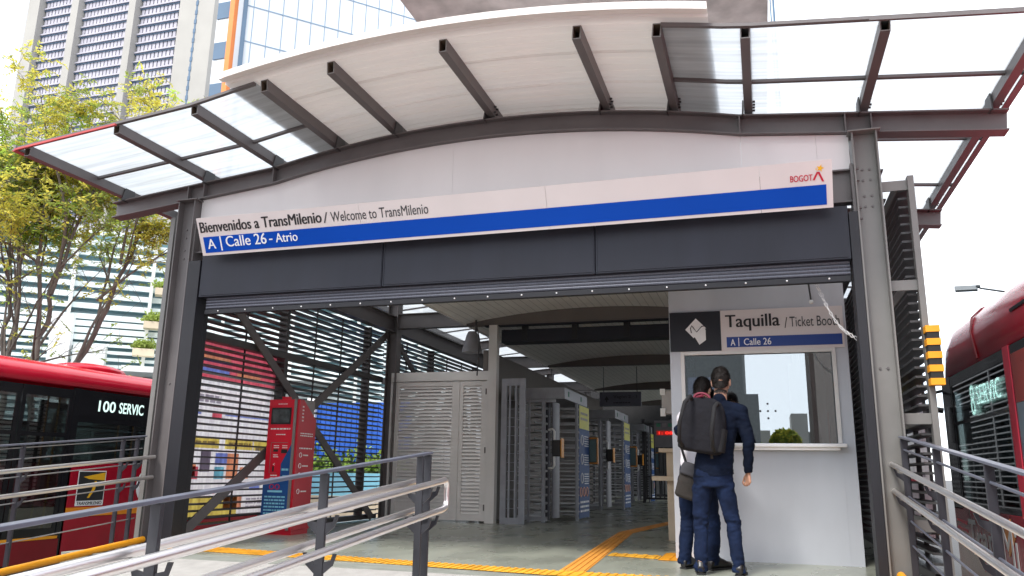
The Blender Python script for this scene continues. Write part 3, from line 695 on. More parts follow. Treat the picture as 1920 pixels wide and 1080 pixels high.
g = G(); g.box(kx0 + .12, kx0 + .19, ky0 - .008, ky0 - .001, 1.06, 1.09); g.box(kx0 + .24, kx0 + .33, ky0 - .008, ky0 - .001, 1.04, 1.09); g.box(kx0 + .125, kx0 + .145, ky0 - .008, ky0 - .001, .80, .87); build_each(g, 'slot', M['ink'], t)
g = G()
for a, b, c, d in ((.075, .08, .78, 1.18), (.075, .33, 1.175, 1.18), (.075, .19, .78, .785)): g.box(kx0 + a, kx0 + b, ky0 - .005, ky0 - .001, c, d)
build_each(g, 'outline', M['kiosk_edge'], t)
so = Vector((kx1 + .04, 0, 0)); ES = Vector((0, 1, 0)); g = G()
scribble(g, so, ES, E3, ky0 + .07, ky0 + .12, 1.45, 1.68, 5, 0, seed=3); scribble(g, so, ES, E3, ky0 + .06, ky1 - .05, 1.26, 1.32, 2, 0, seed=13); scribble(g, so, ES, E3, ky0 + .06, ky1 - .05, 1.09, 1.13, 1, 0, seed=14)
for z in (1.02, .88, .76, .55):
    g.tube([(kx1 + .042, ky0 + .1 + .03 * math.cos(q), z + .03 * math.sin(q)) for q in [i * math.pi / 5 for i in range(11)]], .004, 5); scribble(g, so, ES, E3, ky0 + .16, ky0 + .3, z - .02, z + .02, 1, 0, seed=int(z * 100))
scribble(g, so, ES, E3, ky0 + .1, ky0 + .2, .18, .28, 3, 0, seed=15)
g.build('lettering', M['letter'], sd_)
g = G(); g.box(kx0 + .17, kx0 + .27, ky0 + .03, ky0 + .1, 1.75, 1.79); g.build('top_sensor', M['kiosk'], t)

# ------------------------------------------------------------------ poster boards just outside the slats
def poster(x, y0, y1, z0, z1, label, full=True):
    t = thing('poster_board', label, 'poster', (x, y0, z0)); sgn = 1 if x < CX else -1
    g = G(); g.box(x + .006, x + .01, y0, y1, z0, z1); g.build('panel', M['q_white'], t)
    g = G(); e0, e1 = (x + .012, x + .0135) if sgn > 0 else (x + .0025, x + .004)
    H = z1 - z0; L = y1 - y0
    def blk(a, b, c, d, mi): g.box(e0 if sgn > 0 else e0 - .0, e1, y0 + a * L, y0 + b * L, z0 + c * H, z0 + d * H, mi)
    if full:
        blk(0, .97, .93, 1, 0); blk(0, .45, .885, .93, 2); blk(.45, .97, .885, .93, 0); blk(0, .97, .86, .885, 0); blk(0, .45, .825, .86, 4); blk(.45, .52, .825, .86, 0); blk(.52, .74, .825, .86, 2); blk(.74, .97, .825, .86, 0); blk(0, .97, .79, .825, 0)
        blk(0, .42, .385, .45, 1); blk(.47, .72, .385, .45, 1); blk(.73, .95, .385, .45, 1)
        for (a, b, c, d, mi) in ((.28, .36, .25, .37, 6), (.18, .27, .21, .28, 0), (.40, .48, .21, .28, 5), (.50, .60, .21, .36, 2), (.62, .70, .21, .28, 2), (.40, .5, .29, .36, 3), (.0, .25, .22, .30, 2), (.02, .18, .30, .36, 1)): blk(a, b, c, d, mi)
        blk(.3, .42, .125, .15, 0); blk(.72, .82, .14, .17, 4); blk(.0, .62, .0, .11, 1); blk(.5, .66, .04, .11, 2); blk(.34, .42, .56, .6, 0)
        blk(.02, .25, .575, .59, 4); blk(.45, .95, .58, .592, 4)
    else:
        blk(0, 1, .9, .96, 1); blk(.1, .9, .62, .64, 4); blk(.1, .8, .35, .37, 0)
    o = Vector((e1 if sgn > 0 else e0, y0, z0)); eu = Vector((0, 1, 0)) if sgn > 0 else Vector((0, -1, 0)); 
    if sgn < 0: o = o + Vector((0, L, 0))
    for k, (a, b, c, d, r_) in enumerate(((.05, .4, .64, .7, 2), (.06, .4, .39, .44, 1), (.5, .7, .39, .44, 1), (.75, .93, .37, .42, 1), (.7, .95, .03, .1, 3))):
        scribble(g, o, eu, E3, a * L, b * L, c * H, d * H, r_, 7, seed=k + 20)
    fr_ = G(); fr_.box(x - .012, x + .012, y0, y1, z1, z1 + .03); fr_.box(x - .012, x + .012, y0, y1, z0 - .03, z0); fr_.box(x - .012, x + .012, y0 - .03, y0, z0 - .03, z1 + .03); fr_.box(x - .012, x + .012, y1, y1 + .03, z0 - .03, z1 + .03)
    for yy in (y0 + .3, y1 - .3): fr_.box(x - .06, x - .02, yy - .02, yy + .02, -.92, z1)
    fr_.build('frame', M['steel_dark'], t)
    g.build('print', [M['q_red'], M['q_yellow'], M['q_peach'], M['q_blue'], M['q_blue'], M['q_cyan'], M['q_grey'], M['q_grey']], t, fix=False)
poster(-6.74, 7.85, 10.25, .24, 2.42, 'large route map poster with red header seen through the left louvres')
poster(1.42, 8.05, 11.5, .3, 1.75, 'pale notice board seen through the right-hand louvres', False)

# ------------------------------------------------------------------ grey louvred doors and post
t = thing('louvred_doors', 'light grey double louvred service doors under a steel lintel', 'door', (-5.4, 13.1, 0))
DY = 13.06
g = G(); g.box(-6.37, -4.50, DY, DY + .1, 2.40, 2.56); g.box(-6.37, -6.33, DY, DY + .1, 0, 2.40); g.box(-4.535, -4.50, DY, DY + .1, 0, 2.40); g.build('frame', M['louvre'], t, .003)
def louvre_door(x0, x1, px0, px1):
    g = G(); z0, z1, pz0, pz1 = .03, 2.39, .13, 2.31; y = DY + .02
    g.box(x0, px0, y, y + .04, z0, z1); g.box(px1, x1, y, y + .04, z0, z1); g.box(px0, px1, y, y + .04, z0, pz0); g.box(px0, px1, y, y + .04, pz1, z1)
    d = g.build('door', M['louvre'], t, .002); g = G(); z = pz0 + .02
    while z < pz1 - .02:
        g.add([(px0, y + .002, z - .015), (px1, y + .002, z - .015), (px1, y + .036, z + .041), (px0, y + .036, z + .041)], [(0, 1, 2, 3)]); g.add([(px0, y + .006, z - .018), (px1, y + .006, z - .018), (px1, y + .040, z + .038), (px0, y + .040, z + .038)], [(3, 2, 1, 0)]); z += .061
    g.build('louvre', M['louvre'], d, fix=False)
    return d
louvre_door(-6.325, -5.045, -6.2, -5.185); d = louvre_door(-5.04, -4.54, -4.97, -4.635)
g = G()
for z in (2.2, 1.2, .25): g.tube([(-4.545, DY - .002, z - .05), (-4.545, DY - .002, z + .05)], .012, 8)
build_each(g, 'hinge', M['steel'], d)
g = G(); g.box(-4.495, -4.345, 13.0, 13.15, 0, 3.36); tag(g.build('steel_post', M['louvre'], None, .004), 'pale square steel post rising between the louvred doors and turnstiles', 'post')
g = G(); g.box(-4.66, -4.58, 13.2, 24.0, 0, 2.95); tag(g.build('partition_wall', M['lens']), 'dark partition wall standing behind the turnstiles', 'wall')
# second shutter box deeper inside, with hangers
t = thing('inner_shutter', 'second dark shutter box hung across the hall above the turnstiles', 'shutter', (CX, 13.3, 3.1))
g = G(); g.box(-4.33, 1.0, 13.2, 13.5, 3.07, 3.30); g.build('housing', M['shutter'], t, .004)
for x in (-3.9, -3.0, -2.1, -1.35, -.6, .3):
    g = G(); g.box(x - .05, x + .05, 13.19, 13.3, 3.10, 3.39); g.build('hanger', M['shutter2'], t)
g = G(); g.box(-4.6, 1.0, 13.05, 13.18, 3.345, 3.37); g.build('track', M['shutter'], t)
# bell loudspeaker
t = thing('horn_speaker', 'grey bell-shaped horn loudspeaker hanging beside the pale post', 'loudspeaker', (-4.5, 12.6, 2.95))
hx = -4.62
g = G(); g.tube([(hx, 12.5, 3.16), (hx, 12.5, 3.10), (hx, 12.5, 2.86), (hx, 12.5, 2.80)], .1, 20, rr=[.07, .1, .165, .175]); g.build('horn', mat('horn_grey', (.20, .20, .22), .5), t)
g = G(); g.tube([(hx + .06, 12.5, 3.36), (hx + .06, 12.5, 3.1)], .02, 8); g.tube([(hx + .1, 12.42, 3.25), (hx + .16, 12.42, 3.0), (hx + .13, 12.42, 2.4)], .012, 8); g.build('bracket', M['steel_dark'], t)

# ------------------------------------------------------------------ full-height turnstiles
def turnstile(loc, label, group='full-height turnstiles'):
    x0, y0 = loc; t = thing('turnstile', label, 'turnstile', (x0, y0, 0), group); H = 2.12
    W, L = .95, 1.9
    g = G(); g.box(x0 - .02, x0 + W - .03, y0, y0 + L, H, H + .2); tb = g.build('header', M['turn'], t, .006)
    g = G(); g.box(x0 + W - .03, x0 + W - .022, y0 + .25, y0 + .33, H + .06, H + .15); g.box(x0 + W - .03, x0 + W - .022, y0 + 1.3, y0 + 1.38, H + .06, H + .15); build_each(g, 'arrow_light', M['green'], tb)
    for (x, y, w) in ((x0, y0, .05), (x0 + .5, y0, .06), (x0 + .25, y0 + .0, .035), (x0 + W - .05, y0 + .9, .05), (x0 + W - .05, y0 + L - .05, .05), (x0, y0 + L - .05, .05)):
        g = G(); g.box(x, x + w, y, y + w, 0, H); g.build('post', M['turn'], t, .003)
    for bb in ((x0, x0 + .6, y0 + .005, y0 + .05, .03, .1), (x0, x0 + .75, y0 + .005, y0 + .05, H - .06, H - .005), (x0 + .06, x0 + .11, y0 + .05, y0 + L, .03, .1)): G().box(*bb).build('rail', M['turn'], t)
    cx_, cy_ = x0 + .42, y0 + .75
    g = G(); g.tube([(cx_, cy_, 0), (cx_, cy_, H)], .05, 12); rt = g.build('rotor', M['turn_d'], t)
    g = G()
    for i in range(14):
        z = .16 + i * .142
        for a in (20, 140, 260):
            d = Vector((math.cos(R(a)), math.sin(R(a)), 0)); c = Vector((cx_, cy_, z)); g.tube([c, c + d * .58], .017, 6)
        for a in (20, 140, 260):
            d = Vector((math.cos(R(a)), math.sin(R(a)), 0)); c = Vector((cx_, cy_, z)); g.tube([c + d * .05, c + d * .12], .024, 6)
    g.build('rotor_arms', M['bars'], rt)
    for xa_, xb_, yy_, rr_ in ((.05, .5, .025, .009), (.55, W, .93, .016), (.03, W, 1.6, .016)):
        g = G()
        for i in range(15): g.tube([(x0 + xa_, y0 + yy_, .1 + i * .138), (x0 + xb_, y0 + yy_, .1 + i * .138)], rr_, 6)
        g.build('comb_bars', M['bars'], t)
    g = G(); g.grid(lambda a, b: Vector((x0 + .68 + .07 * math.sin(a * math.pi / 2), y0 + .02 + .3 * (1 - math.cos(a * math.pi / 2)), .08 + b * 1.98)), 8, 1); g.build('curved_guide', M['turn_d'], t)
    g = G(); hx_, hy = x0 + .74, y0 - .02; g.tube([(hx_ - .12, hy + .06, 1.58), (hx_ - .03, hy, 1.59), (hx_, hy - .01, 1.55), (hx_, hy - .01, .97), (hx_ - .03, hy, .92), (hx_ - .12, hy + .06, .92)], .019, 10); g.build('grab_handle', M['letter'], t)
    g = G(); g.box(hx_ - .03, hx_ + .12, hy - .06, hy + .14, 1.12, 1.40); v = g.build('validator', M['ink'], t, .02)
    g = G(); g.box(hx_ + .122, hx_ + .14, hy - .06, hy + .14, 1.1, 1.43); build_each(g, 'orange_rim', mat('rim_orange', (.75, .30, .02), .4), v, .006)
    g = G(); g.box(x0 + W + .004, x0 + W + .012, y0 + .96, y0 + L - .03, 0.03, H - .02); sp_ = g.build('side_panel', M['panel_b'], t)
    xo = x0 + W + .012; g = G(); g.box(xo, xo + .003, y0 + .98, y0 + L - .05, 1.66, H - .03, 0); oo = Vector((xo + .003, y0 + .96, 0))
    scribble(g, oo, ES, E3, .12, .75, 1.8, 2.0, 2, 2, seed=4); oo = Vector((xo, y0 + .96, 0))
    for z, sd2 in ((1.45, 1), (1.1, 2), (.75, 3)): 
        g.tube([(xo + .003, y0 + 1.2 + .09 * math.cos(q), z + .09 * math.sin(q)) for q in [i * math.pi / 6 for i in range(13)]], .012, 5, 1); scribble(g, oo, ES, E3, .45, .85, z - .12, z + .1, 5, 1, seed=sd2)
    for k in range(3):
        yy = y0 + 1.1 + k * .27; g.tube([(xo + .003, yy + .08 * math.cos(q), .5 + .08 * math.sin(q)) for q in [i * math.pi / 6 for i in range(13)]], .012, 5, 3)
    scribble(g, oo, ES, E3, .1, .85, .12, .36, 3, 1, seed=31); build_mats(g, ('sticker', 'pictogram', 'print', 'prohibition_sign'), [M['panel_y'], M['letter'], M['p_grey'], M['p_peach']], sp_)
    g = G(); g.box(x0 + W - .02, x0 + W + .16, y0 + L - .02, y0 + L + .05, 1.05, 1.5); v2 = g.build('validator', mat('validator_face', (.10, .16, .16), .3), t, .02)
    g = G()
    for a, b, c, d in ((-.03, .18, 1.5, 1.53), (-.03, .18, 1.02, 1.05), (.16, .18, 1.05, 1.5)): g.box(x0 + W + a, x0 + W + b, y0 + L - .03, y0 + L + .06, c, d)
    build_each(g, 'orange_rim', mat('rim_orange_b', (.62, .24, .03), .4), v2)
    return t
T0 = turnstile((-4.22, 13.72), 'nearest turnstile, its blue notice panel foremost, right of the pale post')
copy_tree(T0, (0, 5.1, 0), 'second turnstile, directly behind the nearest one')
copy_tree(T0, (-.1, 10.6, 0), 'third turnstile, deepest and mostly hidden behind the second')
# tall narrow grille gate in front of the first turnstile
t = thing('grille_gate', 'tall narrow grey grille panel standing before the first turnstile', 'gate', (-4.05, 13.1, 0))
g = G(); a, b = -4.27, -3.845
g.box(a, a + .10, 13.08, 13.13, 0, 2.42); g.box(b - .1, b, 13.08, 13.13, 0, 2.42); g.box(a + .1, b - .1, 13.08, 13.13, 2.30, 2.42); g.box(a + .1, b - .1, 13.08, 13.13, 0, .1); g.build('frame', M['turn'], t, .003)
g = G()
for x in (-4.12, -4.01): g.box(x - .014, x + .014, 13.09, 13.12, .1, 2.3)
for i in range(13): g.tube([(a + .1, 13.12, .25 + i * .15), (b - .1, 13.12, .25 + i * .15)], .006, 6)
g.build('bars', M['turn'], t)
# far gates
t = thing('far_gate', 'dark barred gate at the dim far end of the hall', 'gate', (-3.0, 25.2, 0))
for x in (-3.55, -2.75, -1.95, -1.15):
    g = G(); g.box(x, x + .09, 24.9, 25.0, 0, 2.5); g.build('post', M['gate'], t)
g = G()
for i in range(20): g.box(-3.45 + i * .13, -3.41 + i * .13, 24.93, 24.97, .1, 2.3)
g.box(-3.5, -1.1, 24.92, 24.98, 2.3, 2.4); g.box(-3.5, -1.1, 24.92, 24.98, .1, .16); g.box(-3.5, -1.1, 24.92, 24.98, .75, .8); g.build('bars', M['gate'], t)
g = G()
for i in range(5): g.box(-3.4 + i * .2, -3.27 + i * .2, 25.3, 25.32, .25, .8)
g.build('pale_panel', M['letter'], t)  # plain white panels behind the bars
g = G(); g.box(-7.5, 2.2, 32.0, 32.2, 0, 4.3); tag(g.build('rear_wall', M['dark']), 'dark wall closing the far end of the hall', 'wall')
# hall signs, box, led display, counter
t = thing('hanging_sign', 'dark hanging platform sign with arrow over the turnstiles', 'sign', (-3.4, 20, 2.6))
g = G(); g.box(-3.9, -2.85, 20, 20.06, 2.50, 2.86); g.build('panel', mat('hall_sign', (.10, .10, .13), .5), t)
g = G(); oo = Vector((0, 20, 0)); add_text(g, 'Vagón 2 · 1', oo, E1, E3, -3.55, -2.95, 2.68, 2.78, 0, .01, .004); scribble(g, oo, E1, E3, -3.55, -3.1, 2.56, 2.62, 1, 0, seed=1); g.prism([(-3.78, 19.996, 2.66), (-3.66, 19.996, 2.66), (-3.72, 19.996, 2.76)], (0, .003, 0)); g.box(-3.735, -3.705, 19.996, 19.999, 2.6, 2.66); g.build('lettering', M['ink'], t)
g = G(); g.tube([(-3.8, 20.03, 2.86), (-3.8, 20.03, 3.5)], .01, 6); g.tube([(-2.95, 20.03, 2.86), (-2.95, 20.03, 3.5)], .01, 6); g.build('hanger', M['steel_dark'], t)
t = thing('wall_box', 'pale grey electrical box fixed on the booth corner', 'box', (-1.15, 10.5, 1.6))
g = G(); g.box(-1.22, -.92, 10.4, 10.6, 1.60, 1.90); g.build('cabinet', M['boxm'], t, .01); g = G(); g.box(-1.235, -1.17, 10.38, 10.4, 1.57, 1.67); g.box(-1.235, -1.17, 10.38, 10.4, 1.84, 1.92); build_each(g, 'clip', M['letter'], t)
t = thing('led_display', 'small red led display glowing in the dim hall behind the booth', 'display', (-1.6, 14, 1.5))
g = G(); g.box(-1.78, -1.1, 14, 14.1, 1.3, 1.75); g.build('case', M['turn_d'], t)
g = G(); add_text(g, '1: 08:26', Vector((0, 13.99, 0)), E1, E3, -1.7, -1.3, 1.515, 1.56, 0, .02); g.box(-1.74, -1.26, 13.992, 13.998, 1.50, 1.575, 1); g.build('digits', [M['led_red'], mat('led_backing', (.1, .005, .005), .5, emit=(1, .02, .01), estr=.1)], t)
g = G()
for i in range(5): g.box(-1.74 + .1 * i, -1.67 + .1 * i, 13.99, 13.998, 1.64, 1.7, i % 2)
build_each(g, 'key', [M['green'], M['p_grey']], t)
g = G(); g.tube([(-1.45, 14.05, 0), (-1.45, 14.05, 1.3)], .04, 8); g.build('stand', M['turn_d'], t)
t = thing('service_counter', 'cream topped narrow counter with shelf beyond the booth', 'counter', (-1.3, 11, 0))
g = G(); g.box(-1.42, -.92, 10.8, 11.2, .76, .82); g.box(-1.33, -.92, 10.85, 11.2, 1.13, 1.18); build_each(g, 'top', M['cream'], t, .004); g = G(); g.box(-1.24, -1.14, 10.95, 11.05, 0, .76); g.box(-1.24, -1.14, 10.95, 11.05, .82, 1.13); build_each(g, 'leg', M['cream'], t)

# ------------------------------------------------------------------ handrails on the ramp
def rt_(y): return 1.18 - .094 * (7.4 - y)          # height of a top rail along the ramp
def handrail(name_label, x, y0, y1, posts, hand, wires, tubes_lo, top_dx=0):
    t = thing('handrail', name_label, 'handrail', (x, y1, 0), 'ramp handrails')
    g = G(); g.bar((x, y0, rt_(y0)), (x, y1 + .03, rt_(y1 + .03)), .05, .016); g.build('top_rail', M['rail2'], t, .003)
    for y in posts:
        z = rt_(y) - .01; g = G(); g.box(x - .024, x + .024, y - .01, y + .01, z - 1.32, z); p = g.build('post', M['rail'], t, .003)
        b = G()
        for hz in tubes_lo:
            zz = rt_(y) - hz
            for s_ in hand:
                b.prism([(x + s_ * .02, y - .005, zz - .13), (x + s_ * .075, y - .005, zz - .085), (x + s_ * .095, y - .005, zz - .028), (x + s_ * .075, y - .005, zz - .028), (x + s_ * .065, y - .005, zz - .06), (x + s_ * .02, y - .005, zz - .07)], (0, .01, 0))
        build_each(b, 'bracket', M['rail'], p)
    for s_ in hand:
        hx = x + s_ * .088
        if len(hand) == 2:
            a = tubes_lo; ya = y1 + .14; r = .05
            up = lambda y, q: rt_(y) - q
            if s_ > 0:
                c0, c1 = up(ya, a[0]), up(ya, a[1]); rc = .055
                pts = [(hx, y0, up(y0, a[0])), (hx, ya - rc - .02, up(ya - rc, a[0]))] + [(hx, ya - rc + rc * math.sin(q * math.pi / 12), c0 - rc + rc * math.cos(q * math.pi / 12)) for q in range(7)]
                pts += [(hx, ya - rc + rc * math.cos(q * math.pi / 12), c1 + rc - rc * math.sin(q * math.pi / 12)) for q in range(7)] + [(hx, ya - rc - .02, up(ya - rc, a[1])), (hx, y0, up(y0, a[1]))]
                g = G(); g.tube(pts, .0205, 14); g.build('tube_rail', M['chrome'], t)
            else:
                for q in a:
                    g = G(); g.tube([(hx, y0, up(y0, q)), (hx, y1 + .05, up(y1 + .05, q))], .0205, 14); g.build('tube_rail', M['chrome'], t)
        else:
            for q in tubes_lo:
                g = G(); g.tube([(hx, y0, rt_(y0) - q), (hx, y1 + .1, rt_(y1 + .1) - q)], .0205, 14); g.build('tube_rail', M['chrome'], t)
    for q in wires:
        g = G(); g.tube([(x, y0, rt_(y0) - q), (x, y1, rt_(y1) - q)], .006 if x < 0 else .009, 6); g.build('wire', M['chrome2'] if x < 0 else M['rail2'], t)
    return t
handrail('double handrail with polished tubes on dark posts in the middle of the ramp', -2.14, 1.2, 5.0, [5.0, 4.88, 3.68, 2.50, 1.3], (-1, 1), [], (.185, .37))
handrail('wired handrail beside the left bus, with two tubes on its inner side', -6.45, 1.5, 7.2, [7.12, 6.92, 5.72, 4.5, 3.3, 2.1], (1,), [.03, .13, .29, .52, .70, .86], (.225, .44))
handrail('flat-topped handrail along the right bus, with two tubes on its inner side', 1.10, 1.2, 7.3, [7.25, 5.98, 4.7, 3.4, 2.1], (-1,), [.10, .28, .47, .66, .85], (.225, .44))
for x, lab in ((-6.39, 'yellow guard tube low along the left handrail'), (1.0, 'yellow guard tube low along the right handrail')):
    g = G(); g.tube([(x, 1.0, .088 - .094 * 6.4), (x, 7.3, .08)], .034, 12); tag(g.build('guard_tube', M['yellow']), lab, 'guard rail')
# yellow and black marker on the right end post
t = thing('striped_marker', 'yellow and black striped warning box on the right wall end post', 'marker', (1.4, 7.3, 1.6))
for i in range(9):
    z = 1.59 + i * .055; e = 0 if i % 2 == 0 else .006
    g = G(); g.box(1.345 + e, 1.452 - e, 7.22 + e, 7.335, z, z + .0548); g.build('band', M['yellow'] if i % 2 == 0 else M['rubber'], t)

# ------------------------------------------------------------------ buses
def bus_section(rz, wz, w=2.55):
    return [(0, wz), (-.03, wz + (rz - wz) * .45), (-.10, wz + (rz - wz) * .72), (-.22, wz + (rz - wz) * .88), (-.45, rz), (-w / 2, rz + .05), (-w + .45, rz), (-w + .22, wz + (rz - wz) * .88), (-w + .10, wz + (rz - wz) * .72), (-w + .03, wz + (rz - wz) * .45), (-w, wz)]
def make_bus(x, sg, y0, y1, rz, wz, label, solid, panes, pillars, front):
    """x: side towards the station, sg: +1 when that side faces +X.  solid: (y0, y1, ztop) lower panels, panes: (y0, y1, z0, z1)"""
    t = thing('city_bus', label, 'bus', (x - sg * 1.27, (y0 + y1) / 2, -.92)); U = lambda u: x + sg * u
    w = 2.55; prof = bus_section(rz, wz)
    fr = [(Vector((x, y, 0)), Vector((sg, 0, 0)), Vector((0, 0, 1))) for y in (y0, y1 - .6)]
    g = G(); g.sweep(prof, fr, 0, True, True)
    nose = []
    for k in range(1, 6):
        a = k / 5; sc = 1 - .16 * a ** 2.2; dz = -.16 * a ** 2
        nose.append((Vector((x - sg * w / 2 * (1 - sc), y1 - .6 + .6 * math.sin(a * math.pi / 2), dz * 1.0)), Vector((sg * sc, 0, 0)), Vector((0, 0, 1))))
    g.sweep(prof, [fr[1]] + nose, 0, True, True)
    rf = g.build('roof', M['bus_red'], t)
    g = G(); g.box(min(U(-.01), U(-w + .01)), max(U(-.01), U(-w + .01)), y0, y1 - .15, -.52, -.22); g.build('floor_pan', M['bus_dark'], t)
    g = G(); g.box(min(U(-.35), U(-w + .3)), max(U(-.35), U(-w + .3)), y0 + .3, y1 - .6, -.72, -.52); g.build('chassis', M['rubber'], t)
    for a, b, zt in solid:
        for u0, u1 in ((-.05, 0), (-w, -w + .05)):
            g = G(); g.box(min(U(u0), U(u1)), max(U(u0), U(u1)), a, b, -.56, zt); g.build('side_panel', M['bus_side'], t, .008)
    for a, b, z0, z1, mt in panes:
        for u in (-.012, -w + .012):
            g = G(); g.box(min(U(u), U(u - .008)), max(U(u), U(u - .008)), a, b, z0, z1); wn_ = g.build('window', M[mt], t)
            f = G(); q = .05
            lo, hi = min(U(u - .014), U(u + .009)), max(U(u - .014), U(u + .009))
            f.box(lo, hi, a, a + q, z0, z1); f.box(lo, hi, b - q, b, z0, z1); f.box(lo, hi, a + q, b - q, z0, z0 + q); f.box(lo, hi, a + q, b - q, z1 - q * 2.2, z1)
            if z1 - z0 > 1: f.box(lo, hi, a + q, b - q, z0 + (z1 - z0) * .62, z0 + (z1 - z0) * .62 + .035)
            f.build('frame', M['bus_black'], wn_)
    for a, b, z0, z1 in pillars:
        for u0, u1 in ((-.045, 0.0), (-w, -w + .045)):
            g = G(); g.box(min(U(u0), U(u1)), max(U(u0), U(u1)), a, b, z0, z1); g.build('pillar', M['bus_black'], t)
    # front with windscreen
    g = G(); xa, xb = sorted((U(-.22), U(-w + .22))); g.box(xa, xb, y1 - .1, y1 - .04, .55, wz - .1); g.build('windscreen', M['bus_wind'], t)
    g = G(); g.box(xa - .05, xb + .05, y1 - .14, y1 - .02, -.6, .55); g.build('front_panel', M['bus_red'], t, .03)
    g = G()
    yy = y0 + 1
    while yy < y1 - 2.2:
        for u in (-.45, -.95, -1.75, -2.2):
            xa = U(u); g.box(xa - .2, xa + .2, yy, yy + .42, .18, .26); g.box(xa - .2, xa + .2, yy + .38, yy + .44, .26, .82)
        yy += 1.35
    g.build('seats', M['p_red'], t)
    g = G()
    yy = y0 + .8
    while yy < y1 - 1.5:
        g.tube([(U(-.8), yy, -.2), (U(-.8), yy, wz)], .017, 6); g.tube([(U(-1.7), yy + .6, -.2), (U(-1.7), yy + .6, wz)], .017, 6); yy += 1.7
    g.build('grab_pole', M['logo_yellow'], t)
    for yy in front:
        for u in (-.16, -w + .16):
            g = G(); g.tube([(U(u - .14), yy, -.44), (U(u + .14), yy, -.44)], .475, 24); wh = g.build('wheel', M['rubber'], t)
            g = G(); g.tube([(U(u + .142 if u > -1 else u - .142), yy, -.44), (U(u + .15 if u > -1 else u - .15), yy, -.44)], .27, 20); g.build('rim', M['chrome2'], wh)
    return t
L = -10.3
lb = make_bus(L, 1, -4, 16.2, 2.42, 2.06, 'red articulated city bus with black windows standing left of the station',
    [(10.0, 16.1, .88), (3.2, 7.5, .88), (-4, 2.5, .88)],
    [(10.0, 11.6, .88, 1.62, 'bus_glass'), (11.75, 14.0, .88, 2.0, 'bus_glass'), (14.1, 16.0, .88, 2.0, 'bus_glass'), (5.6, 7.45, .88, 2.0, 'bus_glass'), (3.3, 5.5, .88, 2.0, 'bus_glass'), (-3.9, 2.4, .88, 2.0, 'bus_glass')],
    [(9.92, 10.04, -.5, 2.03), (11.6, 11.75, .86, 2.03), (14.0, 14.1, .86, 2.03), (15.98, 16.1, .86, 2.03), (7.45, 7.62, -.5, 2.03), (5.5, 5.6, .86, 2.03), (2.4, 3.3, -.5, 2.03)], (13.3, .8, -2.4))
for a, b in ((7.62, 8.18), (8.2, 8.98), (9.0, 9.92)):
    g = G(); g.box(L - .03, L - .022, a, b, -.2, 2.0); d = g.build('door', M['bus_glass'], lb)
    f = G(); q = .07
    f.box(L - .036, L - .012, a, a + q, -.2, 2.0); f.box(L - .036, L - .012, b - q, b, -.2, 2.0); f.box(L - .036, L - .012, a + q, b - q, 1.86, 2.0); f.box(L - .036, L - .012, a + q, b - q, -.2, -.08); f.box(L - .036, L - .012, a + q, b - q, 1.26, 1.32); f.build('frame', M['bus_black'], d)
g = G(); g.box(L - .04, L + .004, 7.55, 9.95, -.24, -.2); g.build('door_sill', M['yellow'], lb)
g = G(); g.box(L - .03, L + .002, 7.6, 9.98, -.56, -.245); g.build('skirt', M['bus_dark'], lb)
g = G(); g.box(L + .001, L + .005, 10.04, 16.0, .06, .20); g.box(L + .001, L + .005, 3.3, 7.4, .06, .20); g.build('stripe', M['bus_orange'], lb)
g = G(); g.box(L - .02, L + .001, 10.02, 11.9, 1.60, 2.02); sg_ = g.build('destination_sign', M['bus_black'], lb)
g = G(); LO = Vector((L + .001, 0, 0)); 
add_text(G(), '100', LO, ES, E3, 10.42, 10.78, 1.70, 1.88, 0, .012).build('lettering', M['led'], sg_); add_text(G(), 'SERVIC', LO, ES, E3, 10.86, 11.42, 1.70, 1.88, 0, .012).build('lettering', M['led'], sg_)
g = G(); g.box(L + .001, L + .004, 10.20, 10.76, .22, .76, 0); lg = g.build('logo_plate', M['letter'], lb)
g = G(); LO2 = Vector((L + .004, 0, 0)); g.box(L + .004, L + .006, 10.215, 10.745, .30, .745, 0); g.build('plate_face', M['ink'], lg)
g = G(); LO3 = Vector((L + .007, 0, 0))
g.prism([(L + .006, 10.30, .665), (L + .006, 10.74, .735), (L + .006, 10.74, .61), (L + .006, 10.42, .63)], (.002, 0, 0), 0)
g.prism([(L + .006, 10.54, .60), (L + .006, 10.58, .60), (L + .006, 10.56, .47), (L + .006, 10.46, .34), (L + .006, 10.42, .34), (L + .006, 10.50, .47)], (.002, 0, 0), 0)
add_text(g, 'TRANSMILENIO', LO2, ES, E3, 10.23, 10.73, .235, .285, 1, .03); build_mats(g, ('emblem', 'lettering'), [M['logo_yellow'], M['ink']], lg)
g = G()
cy_, cz_ = 11.75, .52
for q0 in range(14):
    a0, a1 = .3 + q0 * .32, .3 + (q0 + 1) * .32
    for r0, r1 in ((.22, .30),): g.add([(L + .004, cy_ + r0 * math.cos(a0), cz_ + r0 * math.sin(a0)), (L + .004, cy_ + r1 * math.cos(a0), cz_ + r1 * math.sin(a0)), (L + .004, cy_ + r1 * math.cos(a1), cz_ + r1 * math.sin(a1)), (L + .004, cy_ + r0 * math.cos(a1), cz_ + r0 * math.sin(a1))], [(0, 1, 2, 3)])
scribble(g, Vector((L + .002, 0, 0)), ES, E3, 11.6, 11.9, .42, .62, 2, 0, seed=3)
g.build('round_sticker', M['letter'], lb)
g = G(); g.sphere((L - .9, 11.0, 2.45), .5, .7, .12, 16); g.build('roof_hatch', M['bus_red'], lb)
